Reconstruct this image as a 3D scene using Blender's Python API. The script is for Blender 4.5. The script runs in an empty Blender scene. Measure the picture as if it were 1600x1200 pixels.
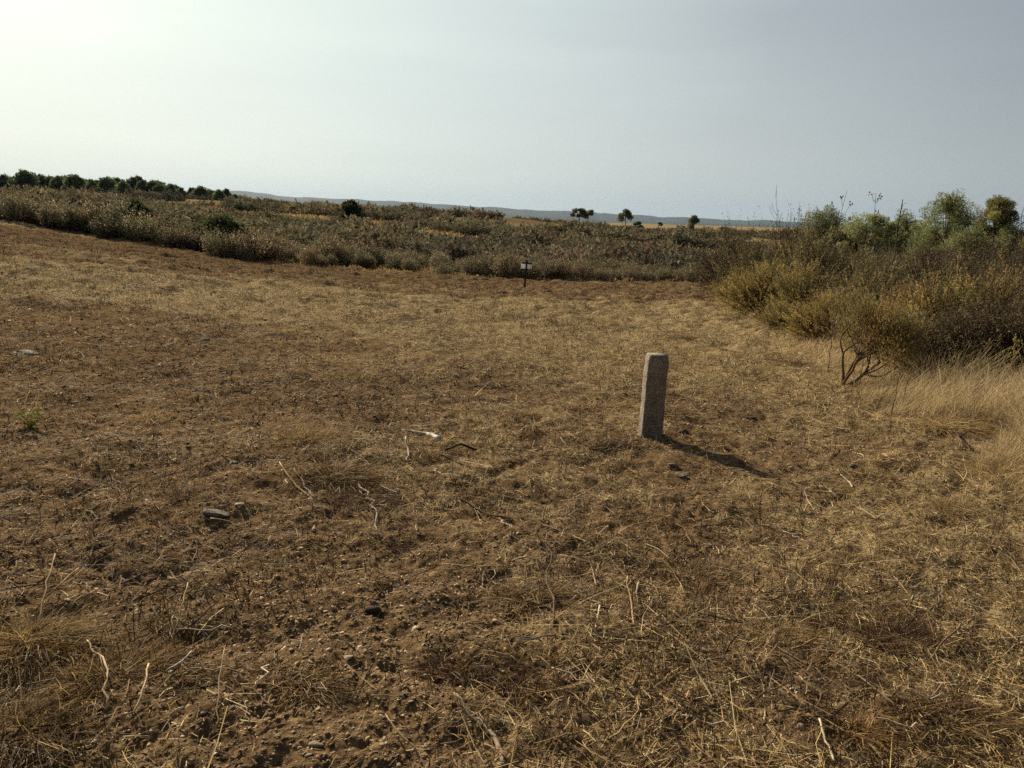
import bpy, math, random
import numpy as np
from mathutils import Matrix, Vector

# ------------------------------------------------------------------ camera
R = math.radians
CAM_H = 1.55
PITCH, ROLL, FPX = R(12.03), R(1.9), 1220.0      # FPX in pixels of a 1600 px wide frame
scene = bpy.context.scene
cam_d = bpy.data.cameras.new('camera')
cam = bpy.data.objects.new('camera', cam_d)
scene.collection.objects.link(cam)
cam_d.sensor_width = 36.0
cam_d.lens = 36.0 * FPX / 1600.0
cam_d.clip_start = 0.05
cam_d.clip_end = 60000
CM = Matrix.Rotation(math.pi / 2 - PITCH, 4, 'X') @ Matrix.Rotation(ROLL, 4, 'Z')
cam.matrix_world = Matrix.Translation((0, 0, CAM_H)) @ CM
scene.camera = cam
CM3 = np.array(CM.to_3x3())

# ------------------------------------------------------------------ sun, sky, exposure
SUN_AZ, SUN_EL = R(-36), R(29)                    # azimuth left of the view axis (+Y)
sdir = np.array([math.sin(SUN_AZ) * math.cos(SUN_EL), math.cos(SUN_AZ) * math.cos(SUN_EL), math.sin(SUN_EL)])
sun_d = bpy.data.lights.new('sun', 'SUN')
sun_d.energy = 5.0
sun_d.angle = R(0.6)
sun_d.color = (1.0, 0.84, 0.60)
sun = bpy.data.objects.new('sun', sun_d)
sun.rotation_euler = Vector(-sdir).to_track_quat('-Z', 'Y').to_euler()
sun.location = (0, 0, 50)
scene.collection.objects.link(sun)

world = bpy.data.worlds.new('World')
scene.world = world
world.use_nodes = True
wn, wl = world.node_tree.nodes, world.node_tree.links
wn.clear()
def N(nt, t, **k):
    n = nt.new(t)
    for a, b in k.items():
        setattr(n, a, b)
    return n
w_out = N(wn, 'ShaderNodeOutputWorld'); w_bg = N(wn, 'ShaderNodeBackground')
w_sky = N(wn, 'ShaderNodeTexSky', sky_type='NISHITA', sun_disc=False, sun_elevation=SUN_EL, sun_rotation=SUN_AZ)
w_sky.dust_density = 3.0; w_sky.air_density = 1.0
w_tc = N(wn, 'ShaderNodeTexCoord')
w_dot = N(wn, 'ShaderNodeVectorMath', operation='DOT_PRODUCT')
w_dot.inputs[1].default_value = tuple(sdir)
wl.new(w_tc.outputs['Generated'], w_dot.inputs[0])
w_ramp = N(wn, 'ShaderNodeValToRGB')              # thin high haze: bright round the sun, grey-blue away from it
cr = w_ramp.color_ramp
stops = [(0.0, (0.055, 0.058, 0.066)), (0.40, (0.085, 0.092, 0.105)), (0.70, (0.222, 0.25, 0.28)), (0.80, (0.315, 0.348, 0.37)), (0.86, (0.42, 0.468, 0.475)),
         (0.925, (0.53, 0.605, 0.585)), (0.97, (0.60, 0.685, 0.635)), (1.0, (0.74, .82, 0.74))]
cr.elements[0].position, cr.elements[0].color = stops[0][0], (*stops[0][1], 1)
cr.elements[1].position, cr.elements[1].color = stops[-1][0], (*stops[-1][1], 1)
for p, c in stops[1:-1]:
    e = cr.elements.new(p); e.color = (*c, 1)
w_mr = N(wn, 'ShaderNodeMapRange'); w_mr.inputs[1].default_value = -1; w_mr.inputs[2].default_value = 1
wl.new(w_dot.outputs['Value'], w_mr.inputs[0])
# streaks of cirrus
w_map = N(wn, 'ShaderNodeMapping'); w_map.inputs['Scale'].default_value = (1.2, 1.2, 9.0)
w_map.inputs['Rotation'].default_value = (0.0, 0.12, 0.0)
w_noi = N(wn, 'ShaderNodeTexNoise'); w_noi.inputs['Scale'].default_value = 1.6; w_noi.inputs['Detail'].default_value = 5
wl.new(w_tc.outputs['Generated'], w_map.inputs[0]); wl.new(w_map.outputs[0], w_noi.inputs['Vector'])
w_a = N(wn, 'ShaderNodeMath', operation='MULTIPLY_ADD'); w_a.inputs[1].default_value = 0.08; w_a.inputs[2].default_value = -0.04
wl.new(w_noi.outputs['Fac'], w_a.inputs[0])
w_add = N(wn, 'ShaderNodeMath', operation='ADD')
wl.new(w_mr.outputs[0], w_add.inputs[0]); wl.new(w_a.outputs[0], w_add.inputs[1])
wl.new(w_add.outputs[0], w_ramp.inputs[0])
# brighter, paler band low over the horizon
w_sep = N(wn, 'ShaderNodeSeparateXYZ'); wl.new(w_tc.outputs['Generated'], w_sep.inputs[0])
w_h = N(wn, 'ShaderNodeMapRange', interpolation_type='SMOOTHSTEP')
w_h.inputs[1].default_value = 0.0; w_h.inputs[2].default_value = 0.30; w_h.inputs[3].default_value = 0.42; w_h.inputs[4].default_value = 0.0
wl.new(w_sep.outputs['Z'], w_h.inputs[0])
w_hm = N(wn, 'ShaderNodeMix', data_type='RGBA')
w_hm.inputs['B'].default_value = (0.63, 0.675, 0.63, 1)
w_hd = N(wn, 'ShaderNodeMapRange'); w_hd.inputs[1].default_value = 0.35; w_hd.inputs[2].default_value = 0.85
wl.new(w_mr.outputs[0], w_hd.inputs[0])
w_hx = N(wn, 'ShaderNodeMath', operation='MULTIPLY')
wl.new(w_h.outputs[0], w_hx.inputs[0]); wl.new(w_hd.outputs[0], w_hx.inputs[1])
wl.new(w_hx.outputs[0], w_hm.inputs['Factor']); wl.new(w_ramp.outputs['Color'], w_hm.inputs['A'])
w_sk = N(wn, 'ShaderNodeVectorMath', operation='SCALE'); w_sk.inputs['Scale'].default_value = 0.06
wl.new(w_sky.outputs[0], w_sk.inputs[0])
w_mix = N(wn, 'ShaderNodeMix', data_type='RGBA'); w_mix.inputs['Factor'].default_value = 0.88
wl.new(w_sk.outputs[0], w_mix.inputs['A']); wl.new(w_hm.outputs['Result'], w_mix.inputs['B'])
w_z = N(wn, 'ShaderNodeMapRange', interpolation_type='SMOOTHSTEP')
w_z.inputs[1].default_value = 0.34; w_z.inputs[2].default_value = 0.85; w_z.inputs[3].default_value = 1.0; w_z.inputs[4].default_value = 0.40
wl.new(w_sep.outputs['Z'], w_z.inputs[0])
w_zs = N(wn, 'ShaderNodeVectorMath', operation='SCALE')
wl.new(w_mix.outputs['Result'], w_zs.inputs[0]); wl.new(w_z.outputs[0], w_zs.inputs['Scale'])
wl.new(w_zs.outputs[0], w_bg.inputs['Color'])
w_bg.inputs['Strength'].default_value = 0.95
wl.new(w_bg.outputs[0], w_out.inputs['Surface'])

vs = scene.view_settings
vs.view_transform = 'Standard'; vs.look = 'None'; vs.exposure = 0.5; vs.gamma = 1.0
scene.cycles.max_bounces = 5
scene.cycles.diffuse_bounces = 2
scene.cycles.transparent_max_bounces = 8
scene.cycles.volume_bounces = 0
scene.cycles.use_adaptive_sampling = True
scene.cycles.adaptive_threshold = 0.015
scene.cycles.use_denoising = False

# ------------------------------------------------------------------ numpy noise and terrain
def _h(ix, iy, seed):
    n = (ix.astype(np.int64) * 374761393 + iy.astype(np.int64) * 668265263 + seed * 974634777) & 0xffffffff
    n = ((n ^ (n >> 13)) * 1274126177) & 0xffffffff
    n = (n ^ (n >> 16)) & 0xffffffff
    return n / 4294967295.0
def vnoise(x, y, s, seed=0):
    x = np.asarray(x, float) / s; y = np.asarray(y, float) / s
    a = x * 0.8253 - y * 0.5646 + seed * 7.31; b = x * 0.5646 + y * 0.8253 + seed * 3.77
    ix, iy = np.floor(a), np.floor(b)
    fx, fy = a - ix, b - iy
    fx = fx * fx * (3 - 2 * fx); fy = fy * fy * (3 - 2 * fy)
    v00, v10 = _h(ix, iy, seed), _h(ix + 1, iy, seed)
    v01, v11 = _h(ix, iy + 1, seed), _h(ix + 1, iy + 1, seed)
    return (v00 * (1 - fx) + v10 * fx) * (1 - fy) + (v01 * (1 - fx) + v11 * fx) * fy - 0.5
def fbm(x, y, s, seed=0, o=3):
    t = 0; a = 1.0
    for i in range(o):
        t = t + a * vnoise(x, y, s, seed + i); s *= 0.47; a *= 0.52
    return t

def pdir(px, py):
    v = CM3 @ np.array([(px - 800) / FPX, (600 - py) / FPX, -1.0])
    return v / v[1]                                # per metre of depth along +Y
# terrain: rows are depths, columns frame positions; height in metres seen at that place
COLX = [-600, 0, 200, 400, 600, 800, 1000, 1200, 1400, 1600, 2200]
COLS = np.array([pdir(x, 350)[0] for x in COLX])
HY = [CAM_H + 0] 
EDGE = 44.0
ROWY = np.array([0, 5, 12, 20, 44, 52, 66, 90, 125, 170, 220, 300, 420, 800, 2000, 9000.])
TZ = {  # heights per column at ROWY
 -600: [0, .02, .10, .25, .80, .8, .9, 1.2, 1.8, 2.5, 3.6, 2.5, 0, -8, -25, -30],
 0:    [0, .00, .02, .08, .33, .3, .5, .9, 1.4, 2.2, 3.8, 2.0, -1, -10, -25, -30],
 200:  [0, .00, -.06, -.13, -.45, -.45, .0, .6, 1.3, 2.4, 4.2, 1.5, -1, -10, -25, -30],
 400:  [0, .00, -.20, -.45, -1.18, -1.2, -.7, .1, 1.1, 2.1, 3.3, -.5, -3, -12, -25, -30],
 600:  [0, .00, -.30, -.68, -1.62, -1.7, -1.3, -.5, .7, 1.9, 1.0, -.8, -3, -12, -25, -30],
 800:  [0, .00, -.33, -.72, -1.85, -2.0, -1.9, -1.3, -.2, 1.3, .6, -.6, -2, -10, -25, -30],
 1000: [0, .00, -.33, -.72, -1.92, -2.2, -2.4, -2.4, -2.0, -1.3, -.7, .2, .6, -3, -22, -30],
 1200: [0, .00, -.31, -.70, -1.95, -2.2, -2.5, -2.6, -2.3, -1.7, -1.0, -.1, .8, -3, -22, -30],
 1400: [0, .00, -.25, -.60, -1.70, -1.8, -2.0, -2.0, -1.6, -1.0, -.6, 0, .8, -3, -22, -30],
 1600: [0, .02, -.15, -.40, -1.20, -1.3, -1.3, -1.2, -.9, -.6, -.2, .2, .8, -3, -22, -30],
 2200: [0, .05, .00, -.20, -.60, -.7, -.8, -.7, -.6, -.4, -.2, .2, .8, -3, -22, -30],
}
TAB = np.array([TZ[c] for c in COLX])              # col x row
LY = np.log(ROWY + 4)
def _interp_rows(tab, y):
    ly = np.log(np.maximum(y, 0) + 4)
    i = np.clip(np.searchsorted(LY, ly) - 1, 0, len(LY) - 2)
    f = (ly - LY[i]) / (LY[i + 1] - LY[i])
    f = np.clip(f, 0, 1)
    # monotone-ish cubic: smooth with tangents
    i0, i3 = np.maximum(i - 1, 0), np.minimum(i + 2, len(LY) - 1)
    p0, p1, p2, p3 = tab[..., i0], tab[..., i], tab[..., i + 1], tab[..., i3]
    d = LY[i + 1] - LY[i]
    m1 = (p2 - p0) / (LY[i + 1] - LY[i0]) * d * 0.8
    m2 = (p3 - p1) / (LY[i3] - LY[i]) * d * 0.8
    f2, f3 = f * f, f * f * f
    return (2*f3 - 3*f2 + 1) * p1 + (f3 - 2*f2 + f) * m1 + (-2*f3 + 3*f2) * p2 + (f3 - f2) * m2
def base_z(x, y):
    x = np.atleast_1d(np.asarray(x, float)); y = np.atleast_1d(np.asarray(y, float))
    s = x / np.maximum(y, 1.0)
    s = np.clip(s, COLS[0], COLS[-1])
    rows = _interp_rows(TAB, y)                     # col x n
    i = np.clip(np.searchsorted(COLS, s) - 1, 0, len(COLS) - 2)
    f = (s - COLS[i]) / (COLS[i + 1] - COLS[i])
    f = f * f * (3 - 2 * f) * 0.5 + f * 0.5
    n = np.arange(len(x))
    z = rows[i, n] * (1 - f) + rows[i + 1, n] * f
    z = z * np.clip(y / 6.0, 0, 1)
    return z
def detail_z(x, y):
    r = np.hypot(x, y)
    z = 0.10 * vnoise(x, y, 5.0, 11) + 0.07 * vnoise(x, y, 1.7, 12) + 0.085 * vnoise(x, y, 0.62, 13)
    far = np.clip((r - 20) / 60, 0, 1)
    z = z + far * (0.5 * vnoise(x, y, 22, 14) + 0.25 * vnoise(x, y, 9, 15))
    z = z + 0.085 * np.abs(vnoise(x, y, 0.30, 21)) + 0.045 * np.abs(vnoise(x, y, 0.14, 22))
    ff = np.clip((r - 9) / 8, 0, 1) * np.clip((70 - r) / 20, 0, 1)
    z = z + ff * (.20 * np.abs(vnoise(x, y, .9, 26)) + .20 * np.abs(vnoise(x, y, .42, 27)))
    # plough-like furrow rows running across the far part of the field
    t = (y + 0.12 * x)
    fur = np.sin((t + 0.5 * vnoise(x, y, 3, 31)) * 2 * np.pi / 1.6)
    z = z + (0.045 + 0.05 * vnoise(x * .3, y, 2.5, 33)) * fur * np.clip((r - 14) / 10, 0, 1) * np.clip((60 - r) / 10, 0, 1)
    return z
def micro_z(x, y):
    r = np.hypot(x, y)
    z = 0.020 * np.abs(vnoise(x, y, 0.065, 23))
    z = z + 0.013 * vnoise(x, y, 0.032, 24) * np.clip((9 - r) / 5, 0, 1)
    z = z + 0.009 * vnoise(x, y, 0.014, 25) * np.clip((4.5 - r) / 2, 0, 1)
    return z
def H(x, y):
    x = np.atleast_1d(np.asarray(x, float)); y = np.atleast_1d(np.asarray(y, float))
    return base_z(x, y) + detail_z(x, y)
def hz(x, y):
    return float(H(x, y)[0])
def gp(px, py, dz=0.0):
    d = pdir(px, py)
    lo = 0.8
    t = lo
    while t < 900:
        z = CAM_H + d[2] * t
        if z < hz(d[0] * t, t) + dz:
            break
        lo = t; t *= 1.02
    hi = t
    for _ in range(20):
        m = (lo + hi) / 2
        if CAM_H + d[2] * m < hz(d[0] * m, m) + dz: hi = m
        else: lo = m
    return (d[0] * hi, hi)
def at(px, Y):                                     # ground place at depth Y seen in column px
    x = pdir(px, 345)[0] * Y
    return (x, Y)

# straw cover: blobs of world-space (x, y, rx, ry, amp)
def blob(px, py, rx, ry, a):
    x, y = gp(px, py); return (x, y, rx, ry, a)
BL = [blob(330, 455, 7, 3.0, 1.7), blob(120, 452, 5, 2.0, 1.3), blob(620, 475, 5, 5, 1.1), blob(820, 520, 4.0, 4.5, .85), blob(1165, 492, .5, 2.4, .9), blob(1225, 540, .45, 1.3, .8), blob(1290, 592, .4, .9, .8), blob(1390, 662, .35, .6, .8), blob(1490, 770, .3, .5, .9), blob(1550, 900, .3, .4, .8), blob(1270, 880, .5, .35, -.3), blob(1450, 960, .35, .2, -.4), blob(1200, 640, .9, 1, -.2), blob(560, 620, 1.6, 1, -.2), blob(900, 620, .9, .8, -.15), blob(1000, 500, 4, 5, .6),
      blob(1080, 580, 2.2, 2.2, .6), blob(1190, 500, 1.6, 5.5, .8), blob(1250, 600, 1.2, 1.8, .5), blob(1400, 680, .9, 1.4, .7),
      blob(1500, 850, .8, .9, .9), blob(1300, 1050, .8, .5, .7), blob(1000, 800, 1.2, .8, .1), blob(1150, 860, 1, .5, -.15),
      blob(1050, 950, .6, .3, .3), blob(480, 690, .5, .3, .5), blob(60, 350, 10, 3, .5), blob(900, 1000, .5, .3, .2),
      blob(200, 385, 16, 9, -1.3), blob(500, 420, 8, 3, -.6), blob(980, 452, 7, 3.5, -1.0), blob(150, 530, 4.5, 3.6, -.75), blob(250, 750, 1.6, 1.2, -.3),
      blob(590, 1010, .45, .5, -.7), blob(520, 1150, .35, .25, -.6), blob(620, 700, 1, .6, .1), blob(1550, 600, 2, 2, .8)]
BARE = [blob(590, 1010, .42, .40, 1.2), blob(560, 880, .45, .40, .8), blob(520, 1170, .30, .22, 1.1), blob(690, 870, .35, .3, .6), blob(470, 960, .2, .25, .7)]
def bare(x, y):
    m = 0
    for (bx, by, rx, ry, a) in BARE: m = m + a * np.exp(-((x - bx) / rx) ** 2 - ((y - by) / ry) ** 2)
    return np.clip(m + .5 * vnoise(x, y, .2, 47) * (m > .1), 0, 1)
def straw(x, y):
    m = 0.17 + 0.66 * fbm(x, y, 1.1, 41, 3) + 0.85 * fbm(x, y, 0.27, 51, 2)
    far = np.hypot(x, y) > 47
    m = m + np.clip((y - 9) / 10, 0, 1) * (.75 * vnoise(x * .22, y, 1.0, 43) + .5 * vnoise(x * .3, y, .45, 44))
    for (bx, by, rx, ry, a) in BL:
        m = m + a * np.exp(-((x - bx) / rx) ** 2 - ((y - by) / ry) ** 2)
    m = np.where(far, np.where((y > 260) & (x > 0), .75, 0.45 + 0.9 * fbm(x, y, 14, 61, 3)), m)
    return np.clip(m - .8 * bare(x, y), 0, 1)

# ------------------------------------------------------------------ object helpers
COL = scene.collection
def link(o): COL.objects.link(o); return o
def mesh_np(name, verts, quads=None, tris=None, col=None, smooth=False):
    me = bpy.data.meshes.new(name)
    nv = len(verts)
    me.vertices.add(nv); me.vertices.foreach_set('co', np.asarray(verts, np.float32).ravel())
    q = np.zeros((0, 4), np.int32) if quads is None else np.asarray(quads, np.int32)
    t = np.zeros((0, 3), np.int32) if tris is None else np.asarray(tris, np.int32)
    loops = np.concatenate([q.ravel(), t.ravel()])
    starts = np.concatenate([np.arange(len(q)) * 4, len(q) * 4 + np.arange(len(t)) * 3])
    me.loops.add(len(loops)); me.loops.foreach_set('vertex_index', loops)
    me.polygons.add(len(starts)); me.polygons.foreach_set('loop_start', starts.astype(np.int32))
    me.update(calc_edges=True)
    if smooth: me.shade_smooth()
    if col is not None:
        a = me.color_attributes.new('col', 'FLOAT_COLOR', 'POINT')
        c = np.ones((nv, 4), np.float32); c[:, :3] = col
        a.data.foreach_set('color', c.ravel())
    return me
def ob(name, me, mat, parent=None, loc=None, **props):
    me.materials.clear(); me.materials.append(mat)
    o = bpy.data.objects.new(name, me)
    if parent is not None: o.parent = parent
    if loc is not None: o.location = loc
    for k, v in props.items(): o[k] = v
    return link(o)
def empty(name, loc, label, category, rz=0, group=None, scale=1.0):
    o = bpy.data.objects.new(name, None); o.empty_display_size = 0.1
    o.location = loc; o.rotation_euler = (0, 0, rz); o.scale = (scale,) * 3
    o['label'] = label; o['category'] = category
    if group: o['group'] = group
    return link(o)
def copy_thing(src, loc, rz, scale, label, group=None, tilt=(0, 0)):
    c = src.copy(); link(c)
    c.location = loc; c.rotation_euler = (tilt[0], tilt[1], rz)
    c.scale = scale if hasattr(scale, '__len__') else (scale,) * 3
    c['label'] = label
    if group: c['group'] = group
    elif 'group' in c: del c['group']
    for ch in src.children:
        d = ch.copy(); link(d); d.parent = c
    return c

class Acc:                                          # gathers vertices, quads and triangles with colours
    def __init__(s): s.v, s.q, s.t, s.c, s.n = [], [], [], [], 0
    def add(s, v, q=None, t=None, c=(1, 1, 1)):
        v = np.asarray(v, float).reshape(-1, 3)
        if q is not None and len(q): s.q.append(np.asarray(q) + s.n)
        if t is not None and len(t): s.t.append(np.asarray(t) + s.n)
        cc = np.empty((len(v), 3)); cc[:] = c
        s.c.append(cc); s.v.append(v); s.n += len(v)
    def mesh(s, name, smooth=False):
        return mesh_np(name, np.concatenate(s.v), np.concatenate(s.q) if s.q else None, np.concatenate(s.t) if s.t else None,
                       np.concatenate(s.c), smooth)
def tube(acc, pts, rad, c=(1, 1, 1), n=5, cap=True):
    pts = np.asarray(pts, float); k = len(pts)
    rad = np.full(k, rad) if np.isscalar(rad) else np.asarray(rad, float)
    d = np.gradient(pts, axis=0); d /= np.linalg.norm(d, axis=1)[:, None] + 1e-9
    ref = np.array([0.13, 0.97, 0.2]) if abs(d[0][1]) < 0.9 else np.array([1., 0, 0.1])
    u = np.cross(d, ref); u /= np.linalg.norm(u, axis=1)[:, None] + 1e-9
    w = np.cross(d, u)
    a = np.arange(n) * 2 * np.pi / n
    v = pts[:, None, :] + rad[:, None, None] * (np.cos(a)[None, :, None] * u[:, None, :] + np.sin(a)[None, :, None] * w[:, None, :])
    q = [[i * n + j, i * n + (j + 1) % n, (i + 1) * n + (j + 1) % n, (i + 1) * n + j] for i in range(k - 1) for j in range(n)]
    t = []
    if cap:
        t = [[0, j + 1, j] for j in range(1, n - 1)] + [[(k-1)*n, (k-1)*n + j, (k-1)*n + j + 1] for j in range(1, n - 1)]
    acc.add(v.reshape(-1, 3), q, t, c)
def strips(P0, D, L, W, up, bend, c0, c1=None, seg=2):
    """many bent ribbons: base points, unit directions, lengths, widths, normals; returns verts, quads, colours"""
    n = len(P0)
    side = np.cross(D, up); side /= np.linalg.norm(side, axis=1)[:, None] + 1e-9
    k = seg + 1
    V = np.empty((n, k, 2, 3))
    for i in range(k):
        f = i / seg
        c = P0 + D * (L * f)[:, None] + bend * (f * f * L)[:, None]
        w = W * (1 - 0.6 * f * (seg > 1))
        V[:, i, 0] = c - side * w[:, None] * 0.5
        V[:, i, 1] = c + side * w[:, None] * 0.5
    b = (np.arange(n) * k * 2)[:, None, None]
    i = (np.arange(seg) * 2)[None, :, None]
    Q = b + i + np.array([0, 1, 3, 2])[None, None, :]
    c1 = c0 if c1 is None else c1
    f = (np.arange(k) / seg)[None, :, None, None]
    C = c0[:, None, None, :] * (1 - f) + c1[:, None, None, :] * f
    C = np.broadcast_to(C, (n, k, 2, 3))
    return V.reshape(-1, 3), Q.reshape(-1, 4), C.reshape(-1, 3)
def unit(v): return v / (np.linalg.norm(v, axis=-1, keepdims=True) + 1e-9)

# ------------------------------------------------------------------ materials
def mat_base(name):
    m = bpy.data.materials.new(name); m.use_nodes = True
    nt = m.node_tree; b = nt.nodes['Principled BSDF']
    b.inputs['Specular IOR Level'].default_value = 0.2
    return m, nt, b
def plant_mat(name, rough=0.75, trans=0.0, nscale=3.0, nmix=0.35, tint=(1, 1, 1), spec=0.2):
    m, nt, b = mat_base(name)
    n, l = nt.nodes, nt.links
    at_ = N(n, 'ShaderNodeAttribute', attribute_name='col')
    tc = N(n, 'ShaderNodeTexCoord')
    no = N(n, 'ShaderNodeTexNoise'); no.inputs['Scale'].default_value = nscale; no.inputs['Detail'].default_value = 3
    l.new(tc.outputs['Object'], no.inputs['Vector'])
    mr = N(n, 'ShaderNodeMapRange'); mr.inputs[1].default_value = .3; mr.inputs[2].default_value = .7
    mr.inputs[3].default_value = 1 - nmix; mr.inputs[4].default_value = 1 + nmix
    l.new(no.outputs['Fac'], mr.inputs[0])
    oi = N(n, 'ShaderNodeObjectInfo')
    mo = N(n, 'ShaderNodeMapRange'); mo.inputs[3].default_value = .8; mo.inputs[4].default_value = 1.2
    l.new(oi.outputs['Random'], mo.inputs[0])
    mm = N(n, 'ShaderNodeMath', operation='MULTIPLY'); l.new(mr.outputs[0], mm.inputs[0]); l.new(mo.outputs[0], mm.inputs[1])
    sc = N(n, 'ShaderNodeVectorMath', operation='SCALE'); l.new(at_.outputs['Color'], sc.inputs[0]); l.new(mm.outputs[0], sc.inputs['Scale'])
    tn = N(n, 'ShaderNodeVectorMath', operation='MULTIPLY'); tn.inputs[1].default_value = tint; l.new(sc.outputs[0], tn.inputs[0])
    l.new(tn.outputs[0], b.inputs['Base Color'])
    b.inputs['Roughness'].default_value = rough; b.inputs['Specular IOR Level'].default_value = spec
    if trans > 0:
        tr = N(n, 'ShaderNodeBsdfTranslucent'); l.new(tn.outputs[0], tr.inputs['Color'])
        mx = N(n, 'ShaderNodeMixShader'); mx.inputs[0].default_value = trans
        out = n['Material Output']
        l.new(b.outputs[0], mx.inputs[1]); l.new(tr.outputs[0], mx.inputs[2]); l.new(mx.outputs[0], out.inputs['Surface'])
    return m
M_STRAW = plant_mat('dry_straw', 0.7, 0.25, 8, .25, spec=.12)
M_GRASS = plant_mat('dry_grass', 0.6, 0.42, 1.2, .2, spec=.3)
M_LEAF = plant_mat('shrub_leaf', 0.6, 0.38, 1.6, .35, spec=.3)
M_TWIG = plant_mat('twig_bark', 0.85, 0, 20, .35)
M_PINE = plant_mat('pine_needles', 0.7, 0.42, .5, .35)
M_BARK = plant_mat('tree_bark', 0.9, 0, 4, .4)
M_SCRUB = plant_mat('far_scrub', 0.9, 0.25, .06, .35)
M_GREEN = plant_mat('green_weed', 0.55, 0.4, 4, .2)

def stone_mat(name, color, rough=0.8, var=0.35, scale=14.0):
    m, nt, b = mat_base(name)
    n, l = nt.nodes, nt.links
    tc = N(n, 'ShaderNodeTexCoord'); at_ = N(n, 'ShaderNodeAttribute', attribute_name='col')
    no = N(n, 'ShaderNodeTexNoise'); no.inputs['Scale'].default_value = scale; no.inputs['Detail'].default_value = 6; no.inputs['Roughness'].default_value = .65
    l.new(tc.outputs['Object'], no.inputs['Vector'])
    mr = N(n, 'ShaderNodeMapRange'); mr.inputs[1].default_value = .3; mr.inputs[2].default_value = .7
    mr.inputs[3].default_value = 1 - var; mr.inputs[4].default_value = 1 + var
    l.new(no.outputs['Fac'], mr.inputs[0])
    cm = N(n, 'ShaderNodeVectorMath', operation='MULTIPLY'); cm.inputs[1].default_value = color
    l.new(at_.outputs['Color'], cm.inputs[0])
    sc = N(n, 'ShaderNodeVectorMath', operation='SCALE'); l.new(cm.outputs[0], sc.inputs[0]); l.new(mr.outputs[0], sc.inputs['Scale'])
    l.new(sc.outputs[0], b.inputs['Base Color']); b.inputs['Roughness'].default_value = rough
    bp = N(n, 'ShaderNodeBump'); bp.inputs['Strength'].default_value = .6; bp.inputs['Distance'].default_value = .01
    l.new(no.outputs['Fac'], bp.inputs['Height']); l.new(bp.outputs[0], b.inputs['Normal'])
    return m
M_STONE = stone_mat('field_stone', (1, 1, 1))

# ground
def ground_mat():
    m, nt, b = mat_base('ploughed_soil')
    n, l = nt.nodes, nt.links
    tc = N(n, 'ShaderNodeTexCoord'); at_ = N(n, 'ShaderNodeAttribute', attribute_name='col')
    sp = N(n, 'ShaderNodeSeparateColor'); l.new(at_.outputs['Color'], sp.inputs[0])
    def noise(s, d=5, r=.6):
        q = N(n, 'ShaderNodeTexNoise'); q.inputs['Scale'].default_value = s; q.inputs['Detail'].default_value = d
        q.inputs['Roughness'].default_value = r; l.new(tc.outputs['Object'], q.inputs['Vector']); return q
    n1, n2, n3 = noise(2.2), noise(14, 6, .7), noise(70, 4, .7)
    soil = N(n, 'ShaderNodeValToRGB'); e = soil.color_ramp.elements
    e[0].position, e[0].color = .32, (.078, .053, .031, 1); e[1].position, e[1].color = .68, (.29, .202, .112, 1)
    mid = soil.color_ramp.elements.new(.5); mid.color = (.165, .110, .061, 1)
    l.new(n2.outputs['Fac'], soil.inputs[0])
    st = N(n, 'ShaderNodeValToRGB'); e = st.color_ramp.elements
    e[0].position, e[0].color = .3, (.13, .094, .05, 1); e[1].position, e[1].color = .72, (.52, .41, .235, 1)
    l.new(n3.outputs['Fac'], st.inputs[0])
    # straw mask from the cover attribute broken up by noise
    a1 = N(n, 'ShaderNodeMath', operation='MULTIPLY_ADD'); a1.inputs[1].default_value = .9; a1.inputs[2].default_value = -.45
    l.new(n2.outputs['Fac'], a1.inputs[0])
    a2 = N(n, 'ShaderNodeMath', operation='ADD'); l.new(sp.outputs[0], a2.inputs[0]); l.new(a1.outputs[0], a2.inputs[1])
    a3 = N(n, 'ShaderNodeMapRange'); a3.inputs[1].default_value = .2; a3.inputs[2].default_value = .85
    l.new(a2.outputs[0], a3.inputs[0])
    mx = N(n, 'ShaderNodeMix', data_type='RGBA')
    l.new(a3.outputs[0], mx.inputs['Factor']); l.new(soil.outputs[0], mx.inputs['A']); l.new(st.outputs[0], mx.inputs['B'])
    l.new(mx.outputs['Result'], b.inputs['Base Color'])
    b.inputs['Roughness'].default_value = .95; b.inputs['Specular IOR Level'].default_value = 0.0
    sm = N(n, 'ShaderNodeMath', operation='MULTIPLY_ADD'); sm.inputs[1].default_value = .35
    l.new(n3.outputs['Fac'], sm.inputs[0]); l.new(n2.outputs['Fac'], sm.inputs[2])
    bp = N(n, 'ShaderNodeBump'); bp.inputs['Strength'].default_value = .85; bp.inputs['Distance'].default_value = .035
    l.new(sm.outputs[0], bp.inputs['Height']); l.new(bp.outputs[0], b.inputs['Normal'])
    return m

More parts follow.
